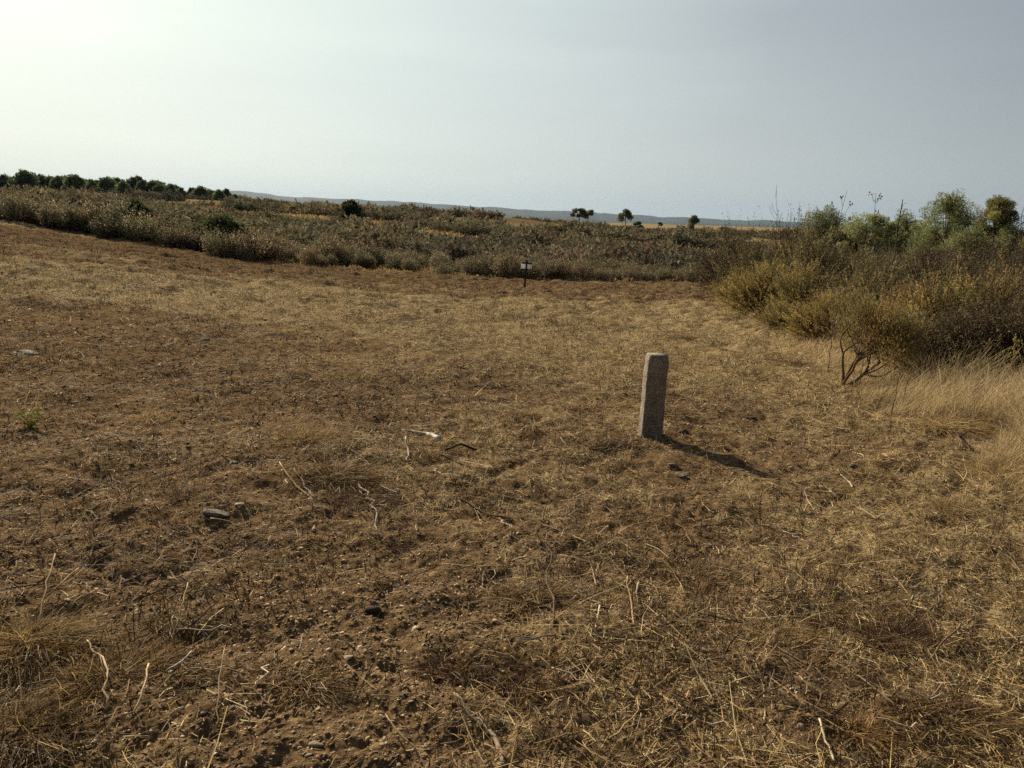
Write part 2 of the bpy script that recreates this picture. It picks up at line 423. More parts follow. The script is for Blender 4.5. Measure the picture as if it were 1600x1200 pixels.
# ------------------------------------------------------------------ ground sheet
def build_ground():
    rs = [0.0, .3, .55, .75, .9, 1.0]
    r = 1.08
    while r < 12000:
        rs.append(r)
        if r < 45: d = min(max(.0045, 1.35 * r * r / 1210), .16)
        elif r < 230: d = max(.16, r * .011)
        else: d = r * .03
        r += d
    rs = np.array(rs)
    az = np.concatenate([np.linspace(-180, -44, 50)[:-1], np.linspace(-44, 44, 1160), np.linspace(44, 180, 50)[1:-1]])
    az = np.radians(az); na = len(az)
    rr, aa = np.meshgrid(rs[1:], az, indexing='ij')
    x, y = rr * np.sin(aa), rr * np.cos(aa)
    x, y = x.ravel(), y.ravel()
    z = H(x, y) + micro_z(x, y)
    v = np.column_stack([x, y, z])
    v = np.vstack([v, [[0, 0, float(H(0., 0.)[0])]]])
    c = np.zeros((len(v), 3)); c[:-1, 0] = straw(x, y); c[:-1, 1] = c[:-1, 0]; c[:-1, 2] = c[:-1, 0]
    nr = len(rs) - 1
    i = np.arange(nr - 1)[:, None] * na; j = np.arange(na)[None, :]; j2 = (j + 1) % na
    q = np.stack([i + j, i + na + j, i + na + j2, i + j2], -1).reshape(-1, 4)[:, ::-1]
    j = np.arange(na)
    t = np.stack([np.full(na, len(v) - 1), (j + 1) % na, j], -1)
    me = mesh_np('ground', v, q, t, c, smooth=True)
    o = ob('ground', me, ground_mat(), kind='structure')
    print('ground', len(v))
    return o
build_ground()

# ------------------------------------------------------------------ litter on the field (uncountable stuff)
rng = np.random.default_rng(5)
def scatter(n, r0=1.25, r1=32., p=1.6, rk=3.0, a=40):
    """positions with density constant to rk and falling as r^-p beyond"""
    g = np.geomspace(r0, r1, 400); w = np.where(g < rk, 1, (rk / g) ** p) * g
    cdf = np.concatenate([[0], np.cumsum((w[1:] + w[:-1]) / 2 * np.diff(g))]); cdf /= cdf[-1]
    r = np.interp(rng.random(n), cdf, g)
    th = np.radians(rng.uniform(-a, a, n))
    return r * np.sin(th), r * np.cos(th), r
def pick(cols, n, w=None, var=.25):
    cols = np.array(cols); i = rng.choice(len(cols), n, p=w)
    return cols[i] * (1 + rng.uniform(-var, var, (n, 1)))
def in_view_hedge(x, y):
    return x > hedge_x(y)
_HP = [gp(a, b) for a, b in [(1110, 455), (1128, 478), (1180, 510), (1250, 560), (1320, 607), (1400, 655), (1480, 685), (1540, 730), (1600, 765), (1750, 860)]][::-1]
_HYX = np.array([(p[1], p[0]) for p in _HP])
def hedge_x(y):                                     # field margin on the right-hand side
    return np.interp(np.asarray(y, float), _HYX[:, 0], _HYX[:, 1])

STRAW_COLS = [(.50, .375, .19), (.37, .26, .125), (.68, .56, .34), (.18, .115, .06), (.08, .05, .028), (.42, .27, .12)]
def straw_litter(n, name, lmin, lmax, w0, lift, tilt, keep, mat=None, cols=STRAW_COLS, pw=None, r1=32., p=1.6, label=''):
    x, y, r = scatter(n, r1=r1, p=p)
    k = rng.random(n) < keep(x, y)
    x, y, r = x[k], y[k], r[k]; n = len(x)
    z = H(x, y) + micro_z(x, y)
    grow = np.maximum(1, (r / 4.5)) ** 0.55
    L = rng.uniform(lmin, lmax, n) * grow
    W = w0 * rng.uniform(.6, 1.5, n) * grow
    th = rng.uniform(0, 2 * np.pi, n); el = np.abs(rng.normal(0, tilt, n))
    D = np.column_stack([np.cos(th) * np.cos(el), np.sin(th) * np.cos(el), np.sin(el)])
    up = unit(np.column_stack([rng.normal(0, .5, n), rng.normal(0, .5, n), np.ones(n)]))
    bend = np.column_stack([rng.normal(0, .25, n), rng.normal(0, .25, n), rng.normal(-.12, .15, n)])
    P = np.column_stack([x, y, z + rng.random(n) * lift]) - D * (L * .4)[:, None] * np.array([1, 1, 0])
    V, Q, C = strips(P, D, L, W, up, bend, pick(cols, n, pw))
    o = ob(name, mesh_np(name, V, Q, col=C), mat or M_STRAW, kind='stuff', label=label, category='straw')
    print(name, n)
straw_litter(680000, 'straw_litter', .02, .075, .0028, .012, .30, lambda x, y: (1 - .85 * bare(x, y)) * (.06 - .045 * (y > 9) + .94 * straw(x, y) ** 1.3) * (1 - .6 * np.clip((np.hypot(x, y) - 8) / 16, 0, 1)),
             label='short broken straw and dry grass littering the whole field')
straw_litter(300000, 'plant_debris', .012, .04, .0055, .010, .45, lambda x, y: (1 - .8 * bare(x, y)) * (.42 + .9 * vnoise(x, y, .33, 71) + .3 * vnoise(x, y, 1.3, 72)) * (1 - .6 * straw(x, y) * (y > 9)),
             mat=M_TWIG, r1=46., p=1.45, cols=[(.06, .037, .021), (.095, .06, .034), (.16, .103, .057), (.25, .168, .095), (.035, .023, .015)],
             label='dark brown crumbled leaves and bark bits spread over the soil')
straw_litter(26000, 'long_stalks', .08, .26, .0032, .02, .14, lambda x, y: (1 - .85 * bare(x, y)) * (.05 + .7 * straw(x, y)), r1=12, p=1.3,
             pw=[.25, .2, .2, .15, .12, .08], label='longer dry stalks lying criss-cross over the field')

straw_litter(34000, 'dead_twigs', .05, .22, .0042, .03, .20, lambda x, y: (1 - .8 * bare(x, y)) * np.clip(.35 + 1.6 * vnoise(x, y, .45, 73) + .8 * vnoise(x, y, 1.5, 74), 0, 1), mat=M_TWIG, r1=20, p=1.3,
             cols=[(.045, .028, .018), (.08, .05, .032), (.13, .08, .048), (.20, .15, .10), (.03, .02, .015)], label='dark cut twigs lying tangled in the litter')

def stubble(n):
    x, y, r = scatter(n, r1=42., p=1.35)
    k = (rng.random(n) < np.clip((.18 + .25 * (r > 8)) + 2.2 * vnoise(x, y, .5, 81) + vnoise(x, y, 3., 82), 0, 1)) & (x < hedge_x(y))
    x, y, r = x[k], y[k], r[k]; n = len(x)
    z = H(x, y)
    L = rng.gamma(4, .014, n) + .02; L = np.minimum(L, .18) * np.maximum(1, r / 12) ** .4
    W = rng.uniform(.002, .0045, n) * np.maximum(1, r / 6) ** .6
    D = unit(np.column_stack([rng.normal(0, .3, n), rng.normal(0, .3, n), np.ones(n)]))
    V = []; Q = []; C = []
    col = pick([(.06, .035, .022), (.10, .06, .035), (.16, .10, .05), (.30, .21, .11)], n, [.35, .3, .2, .15])
    up1 = unit(rng.normal(0, 1, (n, 3)))
    bend = rng.normal(0, .12, (n, 3))
    V1, Q1, C1 = strips(np.column_stack([x, y, z - .005]), D, L, W, up1, bend, col)
    up2 = np.cross(D, up1)
    V2, Q2, C2 = strips(np.column_stack([x, y, z - .005]), D, L, W, up2, bend, col)
    ob('stubble', mesh_np('stubble', np.vstack([V1, V2]), np.vstack([Q1, Q2 + len(V1)]), col=np.vstack([C1, C2])), M_STRAW,
       kind='stuff', label='short upright stubble stems left standing in the soil', category='stubble')
    print('stubble', n)
stubble(75000)

# convex chips for gravel
import bmesh
def rock_proto(seed, flat=.6, sub=1, rough=.22):
    r = random.Random(seed); bm = bmesh.new()
    bmesh.ops.create_icosphere(bm, subdivisions=sub, radius=1)
    planes = []
    for _ in range(9):
        d = Vector((r.gauss(0, 1), r.gauss(0, 1), r.gauss(0, .8))).normalized()
        planes.append((d, r.uniform(.34, .72)))
    for v in bm.verts:
        for d, k in planes:
            t = v.co.dot(d)
            if t > k: v.co -= d * (t - k) * .98
        v.co *= 1 + r.uniform(-rough, rough) * (1.3 if sub < 3 else .25)
        v.co.z *= flat
        v.co.x *= 1.15
    me = bpy.data.meshes.new('rock'); bm.to_mesh(me)
    V = np.array([v.co[:] for v in bm.verts]); T = np.array([[q.index for q in f.verts] for f in bm.faces])
    bm.free()
    return V, T
STONE_COLS = [(.27, .20, .13), (.38, .29, .19), (.16, .125, .095), (.50, .42, .30), (.20, .13, .08), (.30, .18, .11)]
def gravel(n, name='gravel', r1=32., p=1.3, size=.0026, smax=.02, cols=None, base=.45, bk=.9, sk=.6, label='small flat stones and grit strewn over the bare soil', mat=None):
    protos = [rock_proto(100 + i, f, 1) for i, f in enumerate([.22, .35, .5, .2, .4, .28])]
    x, y, r = scatter(n, r1=r1, p=p)
    dens = base + bk * bare(x, y) - sk * straw(x, y) + 1.0 * vnoise(x, y, .35, 91) + .35 * (x < -.5)
    k = (rng.random(n) < np.clip(dens, .04, 1)) & (x < hedge_x(y))
    x, y, r = x[k], y[k], r[k]; n = len(x)
    z = H(x, y) + micro_z(x, y)
    s = np.minimum(size * np.exp(rng.normal(.35, .65, n)), smax) * np.maximum(1, r / 4) ** .5
    col = pick(cols or STONE_COLS, n)
    ang = rng.uniform(0, 2 * np.pi, n); pi_ = rng.integers(0, len(protos), n)
    tx, ty = rng.normal(0, .3, n), rng.normal(0, .3, n)
    Vs, Ts, Cs, off = [], [], [], 0
    for p, (PV, PT) in enumerate(protos):
        m = pi_ == p; k_ = m.sum()
        ca, sa = np.cos(ang[m])[:, None], np.sin(ang[m])[:, None]
        X = PV[None, :, 0] * ca - PV[None, :, 1] * sa; Y = PV[None, :, 0] * sa + PV[None, :, 1] * ca
        Z = PV[None, :, 2] + X * tx[m][:, None] + Y * ty[m][:, None]
        S = s[m][:, None]
        V = np.stack([X * S + x[m][:, None], Y * S + y[m][:, None], Z * S + z[m][:, None] + S * .12], -1)
        nv = len(PV)
        T = PT[None] + (np.arange(k_) * nv)[:, None, None] + off
        Vs.append(V.reshape(-1, 3)); Ts.append(T.reshape(-1, 3)); Cs.append(np.repeat(col[m], nv, 0)); off += k_ * nv
    ob(name, mesh_np(name, np.vstack(Vs), tris=np.vstack(Ts), col=np.vstack(Cs)), M_STONE, kind='stuff',
       label=label, category=name.replace('_', ' '))
    print('gravel', n)
gravel(150000)
gravel(150000, 'soil_crumbs', 8., 1.2, .0021, .012, [(.22, .152, .085), (.30, .21, .12), (.15, .10, .057), (.36, .26, .155)], .25, 1.2, .5, 'loose soil crumbs covering the bare ground')

# ------------------------------------------------------------------ individual stones
def stone_obj(name, px, py, wpx, hpx, depth=1.0, seed=0, col=(.2, .17, .13), label='', category='stone', group=None, rz=0., sink=.46, sub=3, lay=True):
    x, y = gp(px, py); d = math.hypot(x, y)
    m = math.sqrt(d * d + CAM_H ** 2) / FPX
    w = wpx * m / 2; e = math.atan2(CAM_H, d)
    h = w * min(max(hpx / wpx * .8 - .12, .2), .75)
    V, T = rock_proto(seed, 1.0, sub, .12)
    V = V / np.abs(V).max(0)
    V[:, 2] += .05 * np.sin(V[:, 0] * 5 + seed) * (V[:, 2] > 0)
    V = V * np.array([w, w * .7 * depth, h])
    me = mesh_np(name, V, tris=T, col=np.tile(np.array(col), (len(V), 1)))
    z = float(H(x, y)[0] + micro_z(np.array([x]), np.array([y]))[0])
    o = ob(name, me, M_STONE, loc=(x, y, z + h * (1 - 2 * sink)), label=label, category=category)
    o.rotation_euler = (0.05 * math.sin(seed), 0.08 * math.cos(seed), rz)
    if group: o['group'] = group
    return o
ST = [
 (42, 553, 44, 12, 1.0, (.075, .07, .062), 'long dark slate block lying alone on the brown soil'),
 (335, 804, 44, 20, 1.0, (.15, .135, .11), 'grey layered schist slab among dead twigs on bare soil'),
 (586, 957, 27, 24, .9, (.045, .03, .022), 'dark brown angular clod standing proud of the bare soil'),
 (1053, 729, 20, 15, .9, (.17, .13, .09), 'small pointed stone just below the shadow of the post'),
 (1066, 743, 28, 6, .8, (.23, .19, .13), 'thin flat pale stone beside the pointed one'),
 (1073, 1004, 25, 16, .9, (.26, .20, .13), 'rounded tan stone half buried in straw'),
 (1071, 970, 22, 10, .9, (.155, .155, .12), 'flat greenish grey stone on the straw'),
 (1024, 982, 19, 12, .9, (.22, .17, .10), 'small ochre stone beside the rounded tan one'),
 (606, 681, 19, 10, .9, (.10, .085, .068), 'dark stone at the thin end of the bleached branch'),
 (1331, 729, 20, 13, .9, (.05, .045, .04), 'dark stone under a dark twig near the grassy margin'),
 (1110, 664, 26, 14, .9, (.13, .09, .06), 'brown clod on the far side of the post shadow'),
 (1068, 677, 18, 17, .8, (.10, .08, .06), 'upright brown stone beside the foot of the concrete post'),
 (1172, 655, 17, 10, .9, (.06, .045, .035), 'dark clod beyond the post shadow'),
 (364, 722, 24, 9, 1., (.14, .125, .10), 'flat grey stone on a small straw hump'),
 (130, 885, 16, 10, .9, (.27, .22, .16), 'tan pebble beside long crossed stalks'),
 (1268, 803, 10, 8, .8, (.62, .56, .50), 'small white quartz chip in dark litter'),
 (320, 532, 16, 7, .9, (.06, .055, .05), 'flat dark stone in the stony part of the field'),
 (350, 584, 12, 9, .9, (.05, .042, .035), 'small dark clod in the stony part of the field'),
 (786, 457, 13, 6, .9, (.05, .042, .035), 'dark clod lying short of the sign post'),
 (893, 467, 9, 5, .9, (.045, .038, .03), 'small black clod on pale straw beyond the concrete post'),
 (84, 986, 28, 12, .9, (.085, .085, .08), 'smooth slate grey stone in a tangle of dead grass'),
 (155, 1018, 24, 22, .9, (.06, .052, .035), 'dark rounded stone in the tangle of dead grass'),
 (503, 1083, 22, 12, .9, (.22, .17, .115), 'flat tan stone on bare crumbly soil'),
 (494, 1165, 26, 15, .9, (.24, .18, .125), 'tan angular stone at the lower edge of the bare soil'),
 (765, 1182, 22, 24, .8, (.25, .17, .10), 'orange tan stone touching the thick forked stick'),
 (706, 1142, 16, 17, .9, (.10, .055, .035), 'reddish brown clod near the thick forked stick'),
 (230, 782, 14, 7, .9, (.50, .43, .33), 'pale stone on dark soil beyond the layered slab'),
 (376, 790, 17, 7, .9, (.38, .31, .22), 'flat pale stone beside the layered schist slab'),
 (175, 902, 16, 9, .9, (.25, .19, .14), 'flat buff stone beside the crossed stalks'),
 (545, 1030, 17, 10, .9, (.36, .30, .21), 'pale wedge of stone on the bare soil'),
 (565, 990, 13, 9, .9, (.37, .26, .18), 'pinkish stone close to the dark angular clod'),
 (418, 787, 9, 6, .9, (.50, .45, .36), 'small whitish stone beside two thin crossed sticks'),
 (735, 1000, 26, 18, .9, (.13, .095, .065), 'brown rock at the edge of the litter beside bare soil'),
 (1078, 852, 14, 14, .8, (.25, .17, .13), 'pinkish stone standing on edge in dark litter'),
 (902, 800, 13, 9, .9, (.32, .25, .16), 'cream pebble beside two thin fallen sticks'),
 (560, 629, 20, 8, .9, (.11, .095, .08), 'grey flat stone among stubble beyond the grass hump'),
]
for i, (px, py, w, h, dp, c, lab) in enumerate(ST):
    stone_obj('stone' if 'clod' not in lab else 'soil_clod', px, py, w, h, dp, 200 + i, c, lab, 'stone' if 'clod' not in lab else 'clod', rz=(i * 1.7) % 1.0 - .5)
# further loose stones: copies of a few prototypes
protos = []
for i in range(7):
    V, T = rock_proto(300 + i, [.4, .55, .7, .35, .6, .45, .5][i], 2, .15)
    c = STONE_COLS[i % 6]
    protos.append(mesh_np('loose_stone', V, tris=T, col=np.tile(np.array(c), (len(V), 1))))
for i in range(190):
    a = R(random.Random(i).uniform(-36, 30)); rr = random.Random(i + 999)
    for _ in range(20):
        px, py = rr.uniform(0, 1500), 480 + 720 * rr.random() ** .8
        if px < 800 or rr.random() < .3: break
    x, y = gp(px, py)
    s = rr.uniform(.007, .016) * max(1, y / 4) ** .6
    o = ob('loose_stone', protos[i % 7], M_STONE, loc=(x, y, hz(x, y) + s * .25),
           label='loose field stone scattered on the soil', category='stone', group='loose stones scattered over the field')
    o.scale = (s, s * rr.uniform(.7, 1), s * rr.uniform(.7, 1)); o.rotation_euler = (rr.uniform(-.3, .3), rr.uniform(-.3, .3), rr.uniform(0, 6))

# ------------------------------------------------------------------ sticks
def stick(pts_px, rad_px, col, label, name='stick', lift=None, forks=(), group=None, n=7):
    P = []
    for i, p in enumerate(pts_px):
        x, y = gp(p[0], p[1]); z = hz(x, y) + .015
        if len(p) > 2: z += p[2]
        P.append((x, y, z))
    P = np.array(P); base = P[0].copy()
    m = math.hypot(np.mean(P[:, 1]), CAM_H) / FPX
    t = np.linspace(0, 1, max(7, len(P) * 3)); tt = np.linspace(0, 1, len(P))
    Q = np.column_stack([np.interp(t, tt, P[:, k]) for k in range(3)]) - base
    rr = np.random.default_rng(len(label) * 7 + int(pts_px[0][0]))
    L = np.linalg.norm(Q[-1]); Q[1:-1] += rr.normal(0, .012 * L, (len(Q) - 2, 3)) * np.array([1, 1, .4])
    rads = np.interp(t, [0, 1], rad_px) * m if hasattr(rad_px, '__len__') else np.full(len(t), rad_px * m)
    rads = rads * (1 + rr.normal(0, .08, len(t)))
    acc = Acc(); tube(acc, Q, rads, col, n=n)
    for (f, dx, dy, dz, k) in forks:                # side shoots
        i = int(f * (len(Q) - 1)); s0 = Q[i]
        tube(acc, [s0, s0 + np.array([dx, dy, dz]) * .5 + rr.normal(0, .004, 3), s0 + np.array([dx, dy, dz])], [rads[i] * k, rads[i] * k * .7, rads[i] * k * .4], col, n=5)
    pr = dict(label=label, category='stick')
    if group: pr['group'] = group
    return ob(name, acc.mesh(name, True), M_TWIG, loc=tuple(base), **pr)
PALE, GREY, BRN, DRK, TAN = (.55, .48, .38), (.30, .26, .21), (.14, .085, .05), (.045, .028, .018), (.36, .25, .13)
stick([(628, 675), (652, 678), (672, 682), (688, 688)], (1.0, 4.2), (.50, .46, .42), 'bleached grey branch, thick and split at one end', 'fallen_branch', forks=[(.75, .05, -.02, .02, .6)])
stick([(709, 1098, .02), (735, 1125), (762, 1145), (778, 1165), (788, 1203)], (1.8, 4.0), (.30, .24, .17), 'thick forked stick with peeling grey bark on bare soil', 'fallen_branch', forks=[(.6, -.04, .05, .03, .5)])
stick([(437, 733, .03), (465, 762), (493, 790)], (1.0, 1.5), TAN, 'thin straight tan stick, lower of a crossed pair')
stick([(460, 742, .03), (478, 765), (495, 782)], (.8, 1.2), GREY, 'thin greyish stick, upper of a crossed pair')
stick([(560, 765, .02), (579, 785), (584, 810), (591, 843)], (1.6, 1.0), GREY, 'crooked grey twig bent in the middle', forks=[(.3, -.05, .06, .02, .7)])
stick([(634, 697, .05), (637, 705), (636, 724)], (1.5, 1.0), PALE, 'short white twig under the bleached branch')
stick([(695, 709, .01), (720, 706, .04), (745, 707)], (1.6, 2.0), DRK, 'dark stick, raised at one end, beside short twigs')
stick([(685, 718, .03), (710, 724), (735, 733)], (1.4, .8), DRK, 'thin dark stick sloping down beside straw')
stick([(720, 795, .04), (752, 803), (780, 811), (800, 816)], (1.0, 2.0), DRK, 'long nearly black stick across brown litter', forks=[(.7, .03, .05, .05, .5)])
stick([(1280, 763), (1294, 768), (1308, 782)], (2.2, 2.0), (.62, .52, .38), 'stout cream coloured stick segment in litter')
stick([(1313, 745), (1325, 755), (1332, 765)], (1.0, 1.3), (.55, .45, .30), 'slim cream coloured stick above the stout one')
stick([(1380, 712), (1390, 719), (1400, 722)], (1.3, 1.0), (.55, .42, .26), 'short cream stick in straw by the margin')
stick([(853, 870, .10), (857, 915, .05), (866, 985)], (1.0, 1.6), (.12, .08, .05), 'thin brown stem leaning upright from litter')
stick([(979, 925, .06), (984, 955, .02), (991, 984)], (.9, 1.6), (.40, .27, .16), 'straight tan stem leaning over short straw')
stick([(936, 962, .03), (933, 975), (930, 988)], (1.7, 1.0), (.60, .52, .42), 'stubby white twig standing in dark litter')
stick([(997, 922, .02), (994, 935), (998, 947)], (1.8, 1.4), (.45, .36, .26), 'stubby bent twig with pale bark')
stick([(1332, 992), (1370, 998), (1410, 1002), (1458, 1007)], (1.8, 1.2), (.07, .045, .03), 'long dark stick lying level over straw', forks=[(.3, .02, -.05, .01, .4)])
stick([(1448, 1042), (1470, 1020, .03), (1497, 999, .05)], (1.3, 1.6), (.15, .10, .06), 'brown stick lifted clear of the straw')
stick([(1278, 1138, .02), (1290, 1165), (1303, 1196)], (1.8, 1.8), (.55, .46, .32), 'straight pale stick at the lower edge of the straw')
stick([(1260, 1130, .02), (1290, 1142), (1325, 1157)], (1.0, .8), TAN, 'thin tan stalk crossing a straight pale stick')
stick([(138, 1022, .04), (155, 1040, .04), (169, 1075, .04), (166, 1115)], (1.0, 1.8), (.42, .32, .19), 'curved tan branch rising from a tangle of dead grass', forks=[(.8, -.05, .06, .05, .8)])
stick([(234, 1060, .04), (225, 1090, .02), (212, 1120), (190, 1124)], (1.3, 1.3), (.42, .32, .20), 'tan branch curving towards a root in the tangle', forks=[(.6, .07, .09, .05, .7)])
stick([(0, 1172), (40, 1179), (75, 1188)], (1.8, 1.6), (.18, .15, .12), 'grey branch half sunk in dead grass')
stick([(262, 1062, .02), (285, 1048, .02), (300, 1036, .03)], (1.5, 1.2), (.42, .40, .38), 'short silvery stick over dark litter')
stick([(352, 1040, .05), (343, 1090, .02), (335, 1150)], (.7, .9), (.30, .20, .12), 'very thin straight stalk on the bare soil')
stick([(296, 952, .1), (285, 975, .05), (272, 1005)], (.8, 1.2), (.40, .28, .14), 'thin bent stalk standing over brown stubble')
stick([(90, 905, .1), (75, 950, .06), (48, 1010)], (1.2, 1.2), (.33, .23, .12), 'long curved stalk, one of two crossing')
stick([(125, 910, .05), (95, 940, .06), (50, 965)], (1.0, 1.2), (.33, .22, .12), 'long straight stalk crossing the curved one')
stick([(872, 1086, .01), (896, 1090), (905, 1100), (922, 1113)], (1.0, 1.6), (.36, .27, .17), 'wavy pale twig with a kink in straw')
stick([(1030, 1090), (1045, 1100), (1062, 1112)], (1.4, 1.0), (.40, .27, .15), 'short tan root bent in straw')
stick([(980, 1160), (995, 1145), (1002, 1130, .02)], (1.0, 1.5), (.25, .19, .14), 'grey brown twig lying slantwise in straw')
stick([(1096, 1040), (1115, 1035), (1132, 1033)], (1.8, 1.2), (.30, .25, .20), 'short grey twig with one white end')
stick([(1490, 672), (1500, 690, .02), (1520, 715), (1545, 742)], (2.4, 1.6), (.09, .05, .035), 'rust brown branch lying along the margin of tall grass', 'fallen_branch', forks=[(.4, .12, .05, .06, .6), (.6, -.05, -.08, .05, .5)])
tw = []
for i in range(8):
    acc = Acc(); r_ = np.random.default_rng(400 + i); k = 6
    P = np.column_stack([np.linspace(0, 1, k), r_.normal(0, .05, k), np.abs(r_.normal(0, .03, k))]); P[0, 1] = 0
    c = [PALE, GREY, BRN, DRK, TAN, BRN, TAN, GREY][i]
    tube(acc, P, np.linspace(.018, .009, k), c, n=5)
    if i % 2: tube(acc, [P[2], P[2] + (.15, .12, .05), P[2] + (.32, .2, .1)], [.009, .007, .004], c, n=4)
    tw.append(acc.mesh('twig'))
for i in range(230):
    rr = random.Random(i + 5000)
    px, py = rr.uniform(0, 1560), 520 + 680 * rr.random()
    x, y = gp(px, py)
    if x > hedge_x(y): continue
    s = rr.uniform(.07, .22) * max(1, y / 5) ** .5
    o = ob('twig', tw[i % 8], M_TWIG, loc=(x, y, hz(x, y) + .015), label='small broken twig lying on the litter', category='twig', group='small twigs strewn over the field')
    o.scale = (s, s, s); o.rotation_euler = (rr.uniform(-.2, .2), rr.uniform(-.25, .08), rr.uniform(0, 6.28))

# ------------------------------------------------------------------ concrete post
def conc_mat():
    m, nt, b = mat_base('weathered_concrete')
    n, l = nt.nodes, nt.links
    tc = N(n, 'ShaderNodeTexCoord')
    v = N(n, 'ShaderNodeTexVoronoi'); v.inputs['Scale'].default_value = 95
    no = N(n, 'ShaderNodeTexNoise'); no.inputs['Scale'].default_value = 9; no.inputs['Detail'].default_value = 8; no.inputs['Roughness'].default_value = .75
    n2 = N(n, 'ShaderNodeTexNoise'); n2.inputs['Scale'].default_value = 160; n2.inputs['Detail'].default_value = 3
    for q in (v, no, n2): l.new(tc.outputs['Object'], q.inputs['Vector'])
    cr_ = N(n, 'ShaderNodeValToRGB'); e = cr_.color_ramp.elements
    e[0].position, e[0].color = .3, (.12, .104, .088, 1); e[1].position, e[1].color = .7, (.37, .33, .275, 1)
    l.new(no.outputs['Fac'], cr_.inputs[0])
    cs = N(n, 'ShaderNodeMapRange'); cs.inputs[1].default_value = .35; cs.inputs[2].default_value = .65; cs.inputs[3].default_value = .45; cs.inputs[4].default_value = 1.6
    l.new(n2.outputs['Fac'], cs.inputs[0])
    sc = N(n, 'ShaderNodeVectorMath', operation='SCALE'); l.new(cr_.outputs[0], sc.inputs[0]); l.new(cs.outputs[0], sc.inputs['Scale'])
    l.new(sc.outputs[0], b.inputs['Base Color']); b.inputs['Roughness'].default_value = .95
    ad = N(n, 'ShaderNodeMath', operation='ADD'); l.new(v.outputs['Distance'], ad.inputs[0]); l.new(n2.outputs['Fac'], ad.inputs[1])
    bp = N(n, 'ShaderNodeBump'); bp.inputs['Strength'].default_value = .8; bp.inputs['Distance'].default_value = .006
    l.new(ad.outputs[0], bp.inputs['Height']); l.new(bp.outputs[0], b.inputs['Normal'])
    return m
def concrete_post():
    x, y = gp(1015, 684); d = math.sqrt(y * y + (CAM_H) ** 2)
    z = hz(x, y)
    m = y / FPX / math.cos(PITCH)
    w, t, h = .152, .13, .628
    k = 18
    r_ = np.random.default_rng(3)
    prof = []
    ring = 28
    chips = {(18, 0), (17, 0), (18, 7), (12, 7), (13, 7), (5, 0), (6, 0), (18, 21), (9, 14), (18, 13)}
    V = []; Q = []
    for i in range(k + 1):
        f = i / k; zz = -.08 + (h + .08) * f
        sc = 1.02 - .035 * f
        if i == k: sc *= .965
        for j in range(ring):
            a = j / ring * 4; s_ = int(a); u = (a - s_) * 2 - 1
            c = [(u, -1), (1, u), (-u, 1), (-1, -u)][s_]
            # softly bevelled square
            cx, cy = c; rr = (abs(cx) ** 22 + abs(cy) ** 22) ** (-1 / 22.) * (1 - (.05 if (i, j) in chips else 0))
            V.append((cx * rr * w / 2 * sc + r_.normal(0, .0014), cy * rr * t / 2 * sc + r_.normal(0, .0014), zz + (r_.normal(0, .003) if i >= k - 1 else 0)))
    for i in range(k):
        for j in range(ring): Q.append([i * ring + j, i * ring + (j + 1) % ring, (i + 1) * ring + (j + 1) % ring, (i + 1) * ring + j])
    V.append((0, 0, h + .004)); T = [[len(V) - 1, k * ring + j, k * ring + (j + 1) % ring] for j in range(ring)]
    me = mesh_np('concrete_post', V, Q, T)
    o = ob('concrete_post', me, conc_mat(), loc=(x, y, z), label='short square concrete marker post standing alone in the field', category='post')
    o.rotation_euler = (R(.5), R(1.0), R(4))
    # low mound of litter round its foot comes with the clumps below
    return o
concrete_post()

# ------------------------------------------------------------------ sign on a dark stake
def simple_mat(name, col, rough=.6, metal=0., var=.15, scale=20):
    m, nt, b = mat_base(name); n, l = nt.nodes, nt.links
    tc = N(n, 'ShaderNodeTexCoord'); no = N(n, 'ShaderNodeTexNoise'); no.inputs['Scale'].default_value = scale; no.inputs['Detail'].default_value = 4
    l.new(tc.outputs['Object'], no.inputs['Vector'])
    mr = N(n, 'ShaderNodeMapRange'); mr.inputs[3].default_value = 1 - var; mr.inputs[4].default_value = 1 + var; l.new(no.outputs['Fac'], mr.inputs[0])
    sc = N(n, 'ShaderNodeVectorMath', operation='SCALE'); sc.inputs[0].default_value = col; l.new(mr.outputs[0], sc.inputs['Scale'])
    l.new(sc.outputs[0], b.inputs['Base Color']); b.inputs['Roughness'].default_value = rough; b.inputs['Metallic'].default_value = metal
    return m
def boxv(acc, cx, cy, cz, sx, sy, sz, c=(1, 1, 1)):
    v = np.array([(i, j, k) for i in (-1, 1) for j in (-1, 1) for k in (-1, 1)]) * np.array([sx, sy, sz]) / 2 + np.array([cx, cy, cz])
    acc.add(v, [[0, 1, 3, 2], [4, 6, 7, 5], [0, 4, 5, 1], [2, 3, 7, 6], [0, 2, 6, 4], [1, 5, 7, 3]], c=c)
